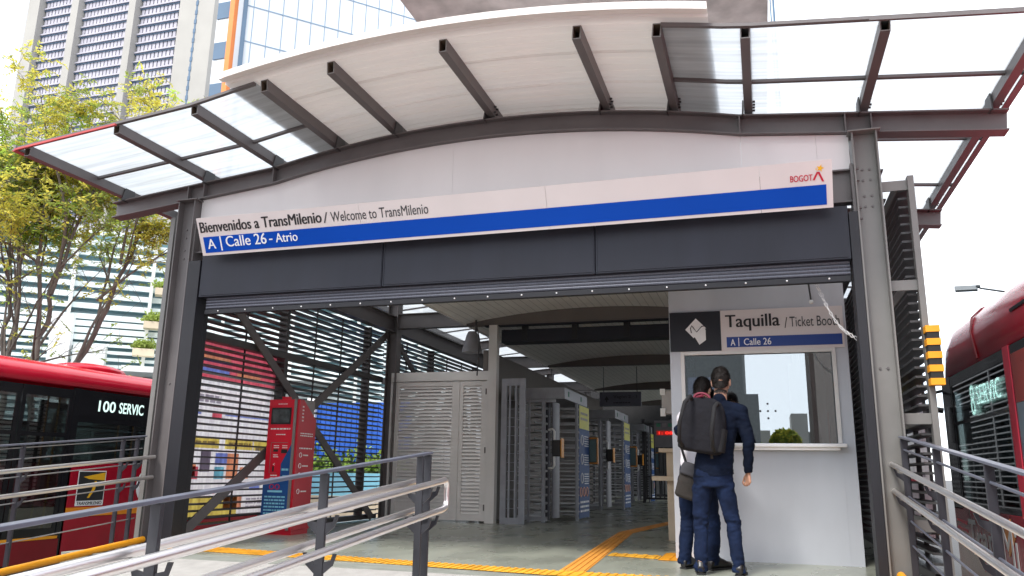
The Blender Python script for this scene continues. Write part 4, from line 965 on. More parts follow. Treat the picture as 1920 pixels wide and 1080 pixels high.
# right-hand bus
Rx = 2.2
rb = make_bus(Rx, -1, -6, 11.35, 2.78, 2.06, 'red city bus with striped reflections in its window, right of the station',
    [(8.05, 11.2, .52), (3.0, 8.0, .52), (-6, 2.6, .52)],
    [(8.40, 10.75, .52, 2.04, 'bus_glass'), (5.4, 8.25, .52, 2.04, 'bus_wind'), (2.8, 5.3, .52, 2.04, 'bus_wind'), (-5.9, 2.6, .52, 2.04, 'bus_wind')],
    [(10.75, 11.2, .5, 2.05), (5.3, 5.4, .5, 2.05), (2.6, 2.8, -.5, 2.05)], (8.3, -1.0))
g = G(); g.box(Rx - .006, Rx + .03, 8.24, 8.42, .5, 2.05); g.build('door_pillar', M['p_red'], rb)
g = G(); g.box(Rx + .001, Rx + .009, 5.5, 8.2, 1.52, 1.96, 0); g.box(Rx + .001, Rx + .009, 5.5, 8.2, .6, 1.515, 1); g.box(Rx - .003, Rx + .001, 7.0, 7.55, 1.66, 1.78, 2)
g.build('window_wrap', [mat('wrap_red', (.42, .06, .05), .3), mat('wrap_grey', (.20, .26, .31), .25, 0, .12, 2), M['p_blue']], rb)
g = G(); RO = Vector((Rx - .003, 0, 0)); EN = Vector((0, -1, 0))
add_text(g, 'TransMi', RO, EN, E3, -10.55, -8.7, .02, .40, 0, .03)
g.prism([(Rx - .001, 9.0, .12), (Rx - .001, 8.75, .30), (Rx - .001, 8.85, .48), (Rx - .001, 9.1, .42)], (-.003, 0, 0), 1)
for z in (.36, .27, .18): g.prism([(Rx - .001, 11.1, z), (Rx - .001, 10.62, z - .03), (Rx - .001, 10.62, z + .005), (Rx - .001, 11.1, z + .025)], (-.003, 0, 0), 2)
build_mats(g, ('lettering', 'emblem', 'stripe'), [M['letter'], M['bus_orange'], M['p_red']], rb)
g = G(); add_text(g, '8', Vector((Rx + .03, 0, 0)), EN, E3, -9.95, -9.78, 1.52, 1.86, 0, .03); add_text(g, 'SERVIC', Vector((Rx + .03, 0, 0)), EN, E3, -9.68, -8.75, 1.62, 1.82, 0, .02); g.build('destination_led', mat('led_bright', (.5, .5, .5), .5, 0, 0, emit=(.75, 1, .93), estr=5), rb)
g = G(); g.box(Rx + .05, Rx + .08, 8.6, 10.1, 1.45, 1.92); g.build('sign_housing', M['bus_black'], rb)
g = G(); prof = bus_section(2.78, 2.06); 
for yy in (9.3,):
    pts = [(Rx - u * 1 - .012 if False else Rx - u - (.008 if u > -.2 else 0), yy + (zz - 2.06) * .9, zz + .012) for u, zz in prof[:6]]
    g.tube(pts, .012, 6)
g.tube([(Rx + .085, y, 2.50) for y in (5, 8, 10.7)], .012, 6)
g.build('roof_seam', M['bus_dark'], rb)
g = G(); g.box(Rx + .01, Rx + .05, 7.5, 8.1, 2.33, 2.36); g.build('vent_slot', M['ink'], rb)
g = G(); g.tube([(Rx + .1, 11.3, 1.95), (Rx - .16, 11.5, 1.9), (Rx - .20, 11.5, 1.75)], .02, 8); g.box(Rx - .31, Rx - .10, 11.44, 11.52, 1.28, 1.74); g.tube([(Rx - .05, 11.0, 1.66), (Rx - .3, 11.1, 1.72), (Rx - .42, 11.1, 1.66)], .035, 8); g.build('mirror', M['ink'], rb)

# ------------------------------------------------------------------ street lamp
t = thing('street_lamp', 'flat-headed grey street lamp leaning in above the right bus', 'lamp', (7.4, 18.8, -.92))
g = G(); g.tube([(7.4, 18.8, -.92), (7.4, 18.8, 4.2), (6.9, 18.95, 4.55), (5.2, 19.32, 4.86), (4.78, 19.42, 4.98)], .035, 8, rr=[.09, .06, .04, .025, .022]); g.build('pole', M['lampm'], t)
g = G(); g.obox((4.52, 19.46, 4.99), (.21, -.05, -.01), (.03, .17, .085), (0, -.012, .022)); g.sphere((4.76, 19.42, 5.02), .05, n=8); g.build('lamp_head', M['lampm'], t)

# ------------------------------------------------------------------ trees
def make_tree(base, targets, tips_r, nleaf, label, seed, leaf_mats, size=.047, h0=-.92, shell=None):
    rnd = random.Random(seed); t = thing('street_tree', label, 'tree', (base[0], base[1], h0), 'trees behind the left bus')
    g = G(); tips = []
    def limb(p, q, r0, r1, lev):
        p = Vector(p); q = Vector(q); L_ = (q - p).length; n = max(3, int(L_ / .35)); pts = []; off = Vector((0, 0, 0))
        for i in range(n + 1):
            a = i / n
            if 0 < i < n: off += Vector((rnd.uniform(-1, 1), rnd.uniform(-1, 1), rnd.uniform(-.4, .4))) * L_ * .012
            pts.append(p.lerp(q, a) + off * math.sin(a * math.pi) * 1.2 + Vector((0, 0, L_ * .05 * math.sin(a * math.pi))))
        g.tube(pts, r0, 8 if lev < 2 else 5, rr=[(r0 + (r1 - r0) * i / n) * (.62 if lev == 0 else .7) * (1 + .12 * rnd.uniform(-1, 1) * (lev == 0)) for i in range(n + 1)], caps=lev == 0)
        d = (q - p).normalized()
        if lev >= 3:
            tips.extend(pts[1:]); return
        k = 5 if lev == 0 else 4
        for j in range(k):
            a = (.45 if lev == 0 else .25) + (.55 if lev == 0 else .75) * (j + rnd.random() * .7) / k; i = min(n, int(a * n)); s = pts[i]
            nd = (d * .65 + Vector((rnd.gauss(0, .6), rnd.gauss(0, .6), rnd.gauss(.22, .4)))).normalized()
            limb(s, s + nd * L_ * rnd.uniform(.34, .55), max(.006, (r0 + (r1 - r0) * a) * .55), .004, lev + 1)
        if lev > 0: tips.append(q)
        else: limb(q, q + (d + Vector((rnd.gauss(0, .3), rnd.gauss(0, .3), .3))).normalized() * L_ * .4, r1, .005, lev + 1)
    for (a, b, r0, r1) in targets: limb(a, b, r0, r1, 0)
    g.build('trunk', M['bark'], t, fix=False)
    g = G()
    tw = G()
    for i in range(nleaf // 9):
        c = Vector(rnd.choice(tips)); dens = noise.noise(c * .75 + Vector((seed, 0, 0)))
        if dens < -.22 and rnd.random() < .85: continue
        if c.z < tips_r and rnd.random() < .88: continue
        c = c + Vector((rnd.gauss(0, .13), rnd.gauss(0, .13), rnd.gauss(0, .12)))
        ax = Vector((rnd.gauss(0, 1), rnd.gauss(0, 1), rnd.gauss(-.15, .6))).normalized(); Ls = rnd.uniform(.16, .34); e = c + ax * Ls + Vector((0, 0, -.05))
        tw.tube([c, c.lerp(e, .5) + Vector((0, 0, .02)), e], .004, 3, caps=False)
        q = noise.noise(c * .55 + Vector((9, seed, 3))) + rnd.gauss(0, .12); mi = 0 if q > .02 else 1
        if noise.noise(c * .9 + Vector((1, 5, seed))) > .36: mi = 2
        for k in range(9):
            o = c.lerp(e, .15 + .85 * k / 8) + Vector((0, 0, .02)); sd_ = (ax.cross(Vector((0, 0, 1))).normalized() * (1 if k % 2 else -1) + ax * .7 + Vector((0, 0, rnd.gauss(-.25, .35)))).normalized()
            s_ = size * rnd.uniform(.7, 1.35); nn = sd_.cross(Vector((rnd.gauss(0, .5), rnd.gauss(0, .5), 1))).normalized()
            tip = o + sd_ * s_ * 2.1; m_ = o + sd_ * s_ * .95; up_ = sd_.cross(nn) * s_ * .12
            g.add([o, m_ - nn * s_ * .46 + up_, tip, m_ + nn * s_ * .46 + up_], [(0, 1, 2, 3)], mi if rnd.random() < .85 else rnd.choice((0, 1)))
    tw.build('twigs', M['bark'], t, fix=False)
    g.build('crown', leaf_mats, t, fix=False)
    return t
LM = [M['leaf_y'], M['leaf_g'], M['leaf_l']]
make_tree((-15.0, 13.2), [((-15.1, 13.2, -.92), (-13.75, 14.5, 6.5), .16, .05), ((-14.3, 14.0, 4.5), (-13.1, 15.2, 6.1), .06, .02), ((-14.0, 14.25, 5.4), (-14.0, 14.3, 8.2), .06, .02)], 6.1, 30000, 'tree with a long trunk leaning right behind the left bus', 3, LM)
make_tree((-15.7, 13.8), [((-15.6, 13.9, -.92), (-14.9, 13.4, 6.4), .15, .05), ((-15.4, 13.7, 2.6), (-15.5, 13.4, 7.2), .10, .04), ((-15.2, 13.6, 4.6), (-14.6, 14.0, 7.9), .07, .03)], 6.0, 36000, 'tallest yellow-green tree with forked trunks, middle of the group', 11, LM)
make_tree((-16.4, 13.9), [((-16.3, 13.9, -.92), (-16.4, 13.6, 5.8), .13, .05), ((-16.3, 13.8, 3.4), (-15.9, 13.2, 6.6), .08, .03), ((-16.9, 14.2, -.92), (-16.9, 13.7, 6.2), .13, .05)], 5.7, 28000, 'golden tree at the left edge of the photo', 29, LM)

# ------------------------------------------------------------------ pavilion with white louvres
A, B = Vector((-15.0, 37.0, 0)), Vector((-48.0, 9.5, 0)); d = (B - A).normalized(); nrm = Vector((d.y, -d.x, 0)); nrm = nrm if nrm.dot(Vector((0, 0, 0)) - A) > 0 else -nrm; Lp = (B - A).length
t = thing('glass_pavilion', 'pale glass pavilion banded with white louvres behind the trees', 'pavilion', (-31, 23, -.92))
g = G(); g.obox((A + B) / 2 - nrm * 3 + Vector((0, 0, 5.0)), d * Lp / 2, nrm * 2.6, (0, 0, 5.9)); g.build('glass_wall', M['pav_dark'], t)
g = G(); z = .5
while z < 11.3:
    g.obox((A + B) / 2 + Vector((0, 0, z)), d * Lp / 2, nrm * (.07 if z > 6 else .03), (0, 0, .115 if z > 6 else .07)); z += .47 if z > 7 else .30
g.build('louvre', M['pav'], t)
for k in range(14):
    g = G(); p = A + d * (1.5 + k * 3.1); g.obox(p + nrm * .18 + Vector((0, 0, 5.1)), d * .07, nrm * .07, (0, 0, 6.0)); g.build('post', M['pav_post'], t)
g = G(); p = A + d * 17.0; g.obox(p + nrm * 1.2 + Vector((0, 0, 3.0)), d * .38, nrm * .4, (0, 0, 3.9)); g.build('white_column', M['letter'], t)
g = G(); p = A + d * 15.9; g.obox(p + nrm * 1.0 + Vector((0, 0, 2.4)), d * .6, nrm * .5, (0, 0, 3.3)); g.build('pale_wall', M['pav_post'], t)
g = G(); p = A + d * 10; g.obox(p + nrm * 1.0 + Vector((0, 0, 4.75)), d * 4.6, nrm * 1.1, (0, 0, .12)); g.build('canopy_roof', M['pav_post'], t)
for k, (s_, z) in enumerate(((13.3, 8.3), (13.6, 6.8), (13.9, 5.6))):
    p = A + d * s_ + nrm * .7; g = G(); g.obox(p + Vector((0, 0, z)), d * .42, nrm * .3, (0, 0, .15)); pl = g.build('planter', M['sandw'], t)
    g = G(); rnd = random.Random(k)
    for i in range(500):
        o = p + d * rnd.gauss(0, .22) + nrm * rnd.gauss(0, .15) + Vector((0, 0, z + .2 + abs(rnd.gauss(0, .16)))); u = Vector((rnd.gauss(0, 1), rnd.gauss(0, 1), rnd.gauss(0, 1))).normalized() * .09; v = u.orthogonal().normalized() * .04; g.add([o - u, o - v, o + u, o + v], [(0, 1, 2, 3)])
    g.build('plant', M['leaf_g'], pl, fix=False)
# street side seen through the slats
t = thing('blue_hoarding', 'blue corrugated hoarding seen through the left louvres', 'hoarding', (-11, 21, -.92))
g = G()
for i in range(24): x = -13.6 + i * .17; g.box(x, x + .15, 20.9, 21.0 + .04 * (i % 2), 1.05, 2.75)
g.build('sheet', M['h_blue'], t)
for x in (-12.7, -10.1): g = G(); g.box(x - .14, x + .14, 20.78, 20.9, -.92, 2.9); g.build('post', M['letter'], t)
g = G(); rnd = random.Random(4)
for i in range(5000):
    o = Vector((rnd.uniform(-14, -9.2), 20.3 + rnd.gauss(0, .15), .55 + abs(rnd.gauss(0, .28)))); u = Vector((rnd.gauss(0, 1), rnd.gauss(0, 1), rnd.gauss(0, 1))).normalized() * .09; v = u.orthogonal().normalized() * .05; g.add([o - u, o - v, o + u, o + v], [(0, 1, 2, 3)], rnd.randint(0, 1))
tag(g.build('hedge', [M['leaf_l'], M['hedge']], None, fix=False), 'low lime-green hedge growing before the blue hoarding', 'hedge')
g = G(); g.box(-14.2, -9, 19.7, 20.1, .15, .75); g.box(-14.2, -9, 19.65, 20.1, -.92, .15, 1); tag(g.build('planter_wall', [M['h_cyan'], M['sandw']], None), 'cyan and sandy planter wall below the hedge', 'wall')

# ------------------------------------------------------------------ towers and the concrete bridge
t = thing('grid_tower', 'tall concrete office tower with fine gridded windows, upper left', 'building', (-133, 135, -.92))
TY = 125.0; SH = -1.4
piers = [(-158.5, -155.2), (-145.4, -143.4), (-128.9, -127.1), (-115.0, -106.0)]
g = G(); g.box(-158, -107, TY + 1.2, TY + 30, -.9, 128); g.build('glass_wall', M['tower_glass'], t)
for a, b in piers:
    g = G(); g.box(a, b, TY - 1.0, TY + 32, -.9, 130); g.build('pier', M['tower'], t)
for (a, b) in ((-155.2, -145.4), (-143.4, -128.9), (-127.1, -115.0)):
    fl = G(); z = 42.0
    while z < 128:
        fl.box(a, b, TY + .6, TY + 1.25, z, z + .3, 1); fl.box(a, b, TY + .3, TY + 1.22, z + .3, z + .62, 0); z += 2.22
    fn = G(); n = int((b - a) / .95)
    for i in range(n): x = a + .45 + (b - a - .9) * i / max(1, n - 1) + .25; fn.box(x - .36, x + .36, TY + .75, TY + 1.3, 40, 128)
    bay = fn.build('fins', M['tower_fin'], t); fl.build('floor_bands', [M['tower_fin'], M['tower_band']], bay)
g = G(); g.box(-110.6, -110.2, TY - 1.06, TY - .98, 0, 130)
for i in range(40): g.box(-110.7, -110.1, TY - 1.12, TY - 1.0, 42 + i * 2.2, 43 + i * 2.2)
g.build('joint', M['tower_band'], t)
t = thing('glass_tower', 'pale mirror-glass tower edged with an orange stripe beside the grid tower', 'building', (-50, 95, -.92))
P0 = Vector((-63.2, 77.5, 0)); d1 = Vector((.695, .719, 0)); d2 = Vector((-.719, .695, 0)); n1 = Vector((.719, -.695, 0))
def facequad(g, o, d, s0, s1, z0, z1, nn, off, mi=0): g.prism([o + d * s0 + nn * off + Vector((0, 0, z0)), o + d * s1 + nn * off + Vector((0, 0, z0)), o + d * s1 + nn * off + Vector((0, 0, z1)), o + d * s0 + nn * off + Vector((0, 0, z1))], -nn * .3, mi)
g = G(); c = P0 + d1 * 30 + d2 * 9 + Vector((0, 0, 42)); g.obox(c, d1 * 30, d2 * 9, (0, 0, 43)); g.build('block', M['g_white'], t)
g = G(); z = 24.0
while z < 84: facequad(g, P0, d1, 1.6, 60, z, z + .16, n1, .05); z += 5.2
for i in range(30): s_ = 2.5 + i * 1.9; facequad(g, P0, d1, s_, s_ + .10, 20, 84, n1, .03)
g.build('glass_joints', M['g_line'], t)
g = G(); g.box(P0.x - .3, P0.x + .42, 77.2, 78.4, -1, 85); g.build('orange_stripe', M['g_orange'], t)
g = G(); facequad(g, P0, d1, 1.2, 1.75, -1, 85, n1, .2); g.build('dark_edge', M['tower_band'], t)
g = G(); g.box(P0.x - 3.0, P0.x - .25, 78.2, 92, -.9, 85); g.build('side_wing', M['g_white'], t)
g = G(); z = 23.3
while z < 84: g.box(P0.x - 2.9, P0.x - .3, 78.08, 78.2, z, z + 2.4); z += 5.9
build_each(g, 'dark_window', M['tower_band'], t)
t = thing('slim_tower', 'sliver of a pale tower beside the concrete bridge, upper right', 'building', (8, 152, -.92))
g = G(); g.box(3.2, 6.5, 150, 155, -.9, 130); g.build('wall', M['g_white'], t); g = G(); g.box(6.0, 6.2, 149.9, 150, 0, 130); g.box(6.5, 6.9, 149.8, 155, 0, 130); g.build('edge_strip', M['tower_band'], t)
t = thing('concrete_bridge', 'stained concrete bridge deck passing high over the station roof', 'bridge', (CX, 30, -.92))
g = G(); g.prism([(-5.75, 9.8, 9.0), (.5, 9.8, 9.0), (.5, 9.8, 10.4), (-5.75, 9.8, 10.4)], (0, 60, 0)); g.build('deck', M['concrete'], t)  # near end of the deck cut back so skylight reaches the entrance
for y in (36, 62): g = G(); g.box(-4.6, -.6, y, y + 1.6, -.92, 9.0); g.build('pier', M['concrete'], t)
# what the booth window mirrors: the far side of the street behind the viewer
t = thing('street_building', 'grey flat-roofed building across the street, mirrored in the booth window', 'building', (-9, -33, -.92))
g = G(); g.box(-22, -.9, -40, -30, -.9, 12); g.box(-.9, -.1, -40, -30, -.9, 5.4)
wb = g.build('wall', mat('street_wall', (.17, .175, .17), .8), t)
g = G()
for i in range(6):
    for j in range(3): g.box(-20 + i * 3.2, -18 + i * 3.2, -29.98, -29.95, 1 + j * 3.4, 3 + j * 3.4)
g.build('window', M['tower_glass'], t)
t = thing('brick_tower', 'narrow brown tower across the street, mirrored in the booth window', 'building', (3, -33, -.92))
g = G(); g.box(2.75, 3.0, -34, -30, -.9, 14, 1); g.box(3.0, 3.9, -34, -30, -.9, 14); g.build('wall', [mat('brick_brown', (.30, .25, .22), .8), mat('brick_dark', (.10, .07, .06), .8)], t)
def round_tree(x, y, h, r, label, seed):
    rnd = random.Random(seed); t = thing('street_tree', label, 'tree', (x, y, -.92), 'trees across the street')
    g = G(); g.tube([(x, y, -.92), (x + .1, y, h - r)], .15, 8, rr=[.2, .1]); g.build('trunk', M['bark'], t); g = G()
    for i in range(2500):
        dvec = Vector((rnd.gauss(0, 1), rnd.gauss(0, 1), rnd.gauss(0, .8))).normalized() * r * rnd.uniform(.5, 1.05); o = Vector((x, y, h - r * .7)) + dvec; u = Vector((rnd.gauss(0, 1), rnd.gauss(0, 1), rnd.gauss(0, 1))).normalized() * .2; v = u.orthogonal().normalized() * .12; g.add([o - u, o - v, o + u, o + v], [(0, 1, 2, 3)], rnd.randint(0, 1))
    g.build('crown', [M['leaf_g'], M['leaf_y']], t, fix=False)
t = thing('low_building', 'row of low grey roofs across the street, mirrored in the booth window', 'building', (3, -50, -.92))
for i, (a, b, h_) in enumerate(((-1.5, .6, 4.3), (.6, 2.2, 3.9), (2.2, 3.4, 5.6), (3.4, 6.5, 4.2))): G().box(a, b, -52, -48 - i * .1, -.9, h_).build('wall', M['steel_light'] if i % 2 else M['tower'], t)
round_tree(1.3, -33, 3.3, .8, 'small round tree across the street, right one', 5); round_tree(-.2, -44, 2.6, 1.6, 'small round tree across the street, left one', 6)

# ------------------------------------------------------------------ people
class Blob:
    """tapered limbs and lofted torsos that are fused into one continuous skin"""
    def __init__(s): s.g = G()
    def limb(s, pts, rr, n=14):
        k = len(pts); pts = [Vector(p) for p in pts]
        P, Rr = [pts[0]], [rr[0]]
        for i in range(k - 1):
            for q in range(1, 5): P.append(pts[i].lerp(pts[i + 1], q / 4)); a = q / 4; Rr.append(rr[i] + (rr[i + 1] - rr[i]) * a)
        s.g.tube(P, 1, n, rr=Rr)
        for p, r in ((pts[0], rr[0]), (pts[-1], rr[-1])): s.g.sphere(p, r * .99, n=n)
        for p, r in zip(pts[1:-1], rr[1:-1]): s.g.sphere(p, r * .995, n=n)
        return s
    def loft(s, rings, n=20, power=2.4):
        """rings: (centre, half width vector, half depth vector)"""
        vs_ = []
        for c, a, b in rings:
            c = Vector(c); a = Vector(a); b = Vector(b)
            for j in range(n):
                q = 2 * math.pi * j / n; ca, sa = math.cos(q), math.sin(q)
                vs_.append(c + a * math.copysign(abs(ca) ** (2 / power), ca) + b * math.copysign(abs(sa) ** (2 / power), sa))
        k = len(rings); fs = [(i * n + j, i * n + (j + 1) % n, (i + 1) * n + (j + 1) % n, (i + 1) * n + j) for i in range(k - 1) for j in range(n)]
        fs += [tuple(reversed(range(n))), tuple(range((k - 1) * n, k * n))]
        s.g.add(vs_, fs, 0, True); return s
    def ball(s, c, rx, ry=None, rz=None): s.g.sphere(c, rx, ry, rz, 16); return s
    def build(s, name, m, parent, vox=.01, it=6, fold=0, fscale=(9, 9, 5), seed=0, cut=None, zones=None):
        me = s.g.mesh(name + '_raw', m); bm = bmesh.new(); bm.from_mesh(me); bmesh.ops.recalc_face_normals(bm, faces=bm.faces); bm.to_mesh(me); bm.free()
        o = bpy.data.objects.new('tmp', me); COL.objects.link(o)
        r = o.modifiers.new('r', 'REMESH'); r.mode = 'VOXEL'; r.voxel_size = vox
        q = o.modifiers.new('s', 'SMOOTH'); q.factor = .5; q.iterations = it
        dg = bpy.context.evaluated_depsgraph_get(); dg.update()
        m2 = bpy.data.meshes.new_from_object(o.evaluated_get(dg)); bpy.data.objects.remove(o); bpy.data.meshes.remove(me)
        m2.name = name
        if fold:
            ns = [v.normal.copy() for v in m2.vertices]
            for v, nn in zip(m2.vertices, ns):
                p = v.co; w = 1.0
                if zones:
                    w = .25
                    for zc, zr, wt in zones: w += wt * math.exp(-((p.z - zc) / zr) ** 2)
                f = noise.noise(Vector((p.x * fscale[0] + seed, p.y * fscale[1], (p.z + .35 * p.x) * fscale[2] * 3))) + .5 * noise.noise(Vector((p.x * 22, p.y * 22 + seed, p.z * 40)))
                v.co = p + nn * f * fold * w
        if cut:
            bm = bmesh.new(); bm.from_mesh(m2)
            for co, no in cut:
                bmesh.ops.bisect_plane(bm, geom=bm.verts[:] + bm.edges[:] + bm.faces[:], plane_co=Vector(co), plane_no=Vector(no), clear_outer=True)
            bm.to_mesh(m2); bm.free()
        for p in m2.polygons: p.use_smooth = True
        if not m2.materials: m2.materials.append(m)
        return link(name, m2, parent)

def head_parts(b, c, yaw, tilt, k=1.0):
    """skull, jaw, face, ears and neck stub pointing along the looking direction"""
    c = Vector(c); Rm = Matrix.Rotation(yaw, 3, 'Z') @ Matrix.Rotation(tilt, 3, 'X')      # looks along +Y before rotation
    q = lambda x, y, z: c + Rm @ Vector((x, y, z)) * k
    def ell(x, y, z, rx, ry, rz):
        g = G(); g.sphere((0, 0, 0), rx * k, ry * k, rz * k, 16); b.g.add([q(x, y, z) + Rm @ Vector(v) for v in g.v], g.f, 0, True)
    ell(0, -.012, .025, .076, .094, .098); ell(0, .030, -.045, .058, .062, .075); ell(0, .072, -.088, .030, .024, .026)
    ell(0, .098, -.020, .013, .018, .022); ell(0, .088, .004, .010, .012, .03); ell(0, .083, -.058, .024, .012, .009); ell(0, .083, -.069, .020, .012, .007)
    for s in (-1, 1): ell(s * .032, .080, .020, .020, .012, .008); ell(s * .042, .066, -.022, .022, .022, .02); ell(s * .078, -.004, -.008, .011, .022, .033); ell(s * .084, -.012, .006, .006, .014, .02)
    return q, Rm
def eyes(q, Rm, parent, k=1):
    for s in (-1, 1):
        g = G(); g.sphere((0, 0, 0), .0115, n=10); vs_ = [q(s * .031, .080, .008) + Rm @ Vector(v) for v in g.v]; g2 = G(); g2.add(vs_, g.f, 0, True)
        g3 = G(); g3.sphere((0, 0, 0), .006, n=8); g2.add([q(s * .031, .0885, .008) + Rm @ Vector(v) for v in g3.v], g3.f, 1, True)
        g2.build('eye', [M['letter'], M['ink']], parent)
def hair_cap(q, Rm, parent, low=-.045):
    b = Blob()
    def ell(x, y, z, rx, ry, rz):
        g = G(); g.sphere((0, 0, 0), rx, ry, rz, 18); b.g.add([q(x, y, z) + Rm @ Vector(v) for v in g.v], g.f, 0, True)
    ell(0, -.016, .034, .082, .098, .100); ell(0, -.045, -.045, .063, .056, .06); ell(0, -.02, .075, .07, .085, .066)
    no = None; h_ = b.build('hair', M['hair'], parent, .006, 3, .004, (30, 30, 20), 3, cut=[(q(0, .088, .058), Rm @ Vector((0, .135, -.165)))])
    rnd = random.Random(2); me = h_.data; g = G(); fs_ = list(me.polygons)
    for _ in range(5200):
        p = rnd.choice(fs_); c = p.center.copy(); n = p.normal; up = Rm @ Vector((0, 0, 1)); d = (n * .55 - up * .55 + (Rm @ Vector((0, -.35, 0))) + Vector((rnd.gauss(0, .3), rnd.gauss(0, .3), rnd.gauss(0, .3)))).normalized()
        L_ = rnd.uniform(.008, .022); w_ = d.cross(n).normalized() * .0016
        g.add([c - w_, c + w_, c + d * L_], [(0, 1, 2)], 0)
    for _ in range(900):
        a_ = rnd.uniform(-1, 1); zz = -.085 - abs(rnd.gauss(0, .014)); c = q(a_ * .056, -.088 + .05 * a_ * a_ + .012, zz); d = (Rm @ Vector((rnd.gauss(0, .2), -.35, -1))).normalized(); w_ = Vector((.0013, 0, 0)); g.add([c - w_, c + w_, c + d * .011], [(0, 1, 2)], 0)
    g.build('hair_strands', M['hair'], h_, fix=False)
    return h_
def hand(b, wrist, d, palm_n, side, curl=1.0, k=1.0):
    """palm with four bent fingers of different length and a thumb leaving the palm's side; d: forearm direction, side: thumb side"""
    w = Vector(wrist); d = Vector(d).normalized(); pn = Vector(palm_n).normalized(); sd_ = Vector(side).normalized()
    for i, (off, ln) in enumerate(((.030, .072), (.0105, .080), (-.009, .074), (-.028, .058))):
        kn = w + d * (.092 - abs(off - .005) * .22) * k + sd_ * off * k
        b.limb([w + d * .015 * k + sd_ * off * .45 * k, kn], [.015 * k, .0135 * k], 8)
        a = .55 * curl; p1 = kn + (d * math.cos(a) + pn * math.sin(a)) * ln * .45 * k; a2 = a + 1.05 * curl; p2 = p1 + (d * math.cos(a2) + pn * math.sin(a2)) * ln * .33 * k; a3 = a2 + .75 * curl; p3 = p2 + (d * math.cos(a3) + pn * math.sin(a3)) * ln * .25 * k
        b.limb([kn, p1, p2, p3], [.0098 * k, .0090 * k, .0082 * k, .0072 * k], 8)
    t0 = w + d * .03 * k + sd_ * .026 * k; t1 = t0 + (d * .75 + sd_ * .55 + pn * .35).normalized() * .038 * k; t2 = t1 + (d * .9 + pn * .5 - sd_ * .05).normalized() * .030 * k; t3 = t2 + (d * .8 + pn * .7 - sd_ * .35).normalized() * .022 * k
    b.limb([t0, t1, t2, t3], [.014 * k, .011 * k, .0098 * k, .008 * k], 8)
def shoe(parent, heel, toe, k=1.0):
    h = Vector(heel); tt = Vector(toe); d = (tt - h); L_ = d.length; d.normalize(); s = Vector((0, 0, 1)).cross(d)
    b = Blob(); sec = [(-.03, .028, .03, .012), (.0, .034, .055, .0), (.06, .036, .062, 0), (.12, .037, .048, 0), (.19, .046, .034, 0), (.25, .042, .026, 0), (.285, .022, .016, 0)]
    f = L_ / .26
    b.loft([(h + d * (a * f) + Vector((0, 0, hz + .012)), s * wv, Vector((0, 0, hz))) for a, wv, hz, _ in sec], 18, 2.6)
    b.limb([h + Vector((0, 0, .07)) + d * .03, h + Vector((0, 0, .10)) + d * .03], [.04, .042])
    sh = b.build('shoe', M['shoe'], parent, .007, 4)
    g = G(); pts = []
    for a, wv, hz, _ in sec: pts.append(h + d * (a * f) + s * (wv + .004))
    for a, wv, hz, _ in reversed(sec): pts.append(h + d * (a * f) - s * (wv + .004))
    g.prism([p + Vector((0, 0, .002)) for p in pts], (0, 0, .014)); g.build('sole', M['rubber'], sh)
    return sh
V = Vector
# --- man in the navy jacket with the backpack, seen from behind
pm = thing('person', 'man in navy jacket and jeans wearing a dark backpack, facing the ticket window', 'person', (-.43, 7.45, 0))
b = Blob(); q1, R1 = head_parts(b, (-.338, 7.555, 1.675), -.12, -.22, 1.02)
b.limb([(-.352, 7.50, 1.47), (-.342, 7.535, 1.62)], [.062, .056]); b.loft([((-.43, 7.46, .86), V((.15, 0, 0)), V((0, .10, 0))), ((-.40, 7.47, 1.1), V((.135, 0, 0)), V((0, .095, 0))), ((-.375, 7.485, 1.34), V((.165, .0, 0)), V((0, .10, 0))), ((-.358, 7.49, 1.46), V((.10, 0, 0)), V((0, .07, 0)))])
b.limb([(-.17, 7.47, 1.40), (-.112, 7.43, 1.13), (-.135, 7.50, .885)], [.042, .03, .027]); b.limb([(-.562, 7.49, 1.41), (-.725, 7.57, 1.245), (-.57, 7.85, 1.18)], [.05, .04, .028])
hand(b, (-.138, 7.51, .875), (-.02, .10, -1), (-.55, .55, 0), (-.45, .75, .1), 1.15, 1.02); hand(b, (-.56, 7.87, 1.18), (.3, .9, .0), (.2, 0, -1), (.9, -.3, 0), .9)
b.limb([(-.345, 7.46, .82), (-.284, 7.48, .42), (-.248, 7.42, .07)], [.075, .048, .036]); b.limb([(-.53, 7.46, .82), (-.562, 7.49, .40), (-.568, 7.42, .07)], [.075, .05, .036])
body = b.build('body', M['skin'], pm, .0055, 2); eyes(q1, R1, pm); hair_cap(q1, R1, pm)
b = Blob()
b.loft([((-.435, 7.455, .80), V((.178, 0, 0)), V((0, .125, 0))), ((-.43, 7.46, .92), V((.172, 0, 0)), V((0, .12, 0))), ((-.412, 7.465, 1.05), V((.160, 0, 0)), V((0, .112, 0))), ((-.39, 7.475, 1.22), V((.178, 0, 0)), V((0, .122, 0))), ((-.372, 7.48, 1.36), V((.196, 0, .0)), V((0, .118, 0))), ((-.362, 7.488, 1.445), V((.150, 0, 0)), V((0, .09, 0))), ((-.352, 7.495, 1.50), V((.07, 0, 0)), V((0, .065, 0)))])
b.limb([(-.30, 7.485, 1.435), (-.178, 7.47, 1.405), (-.118, 7.43, 1.13), (-.135, 7.50, .895)], [.066, .070, .054, .041]); b.limb([(-.43, 7.49, 1.435), (-.562, 7.49, 1.415), (-.725, 7.57, 1.245), (-.60, 7.82, 1.18)], [.066, .072, .058, .044])
b.limb([(-.345, 7.53, 1.525), (-.36, 7.47, 1.505)], [.055, .060])
b.build('jacket', M['jacket'], pm, .009, 3, .010, (10, 10, 5), 2, cut=[((-.43, 7.46, .835), (.10, .0, -1))])
b = Blob()
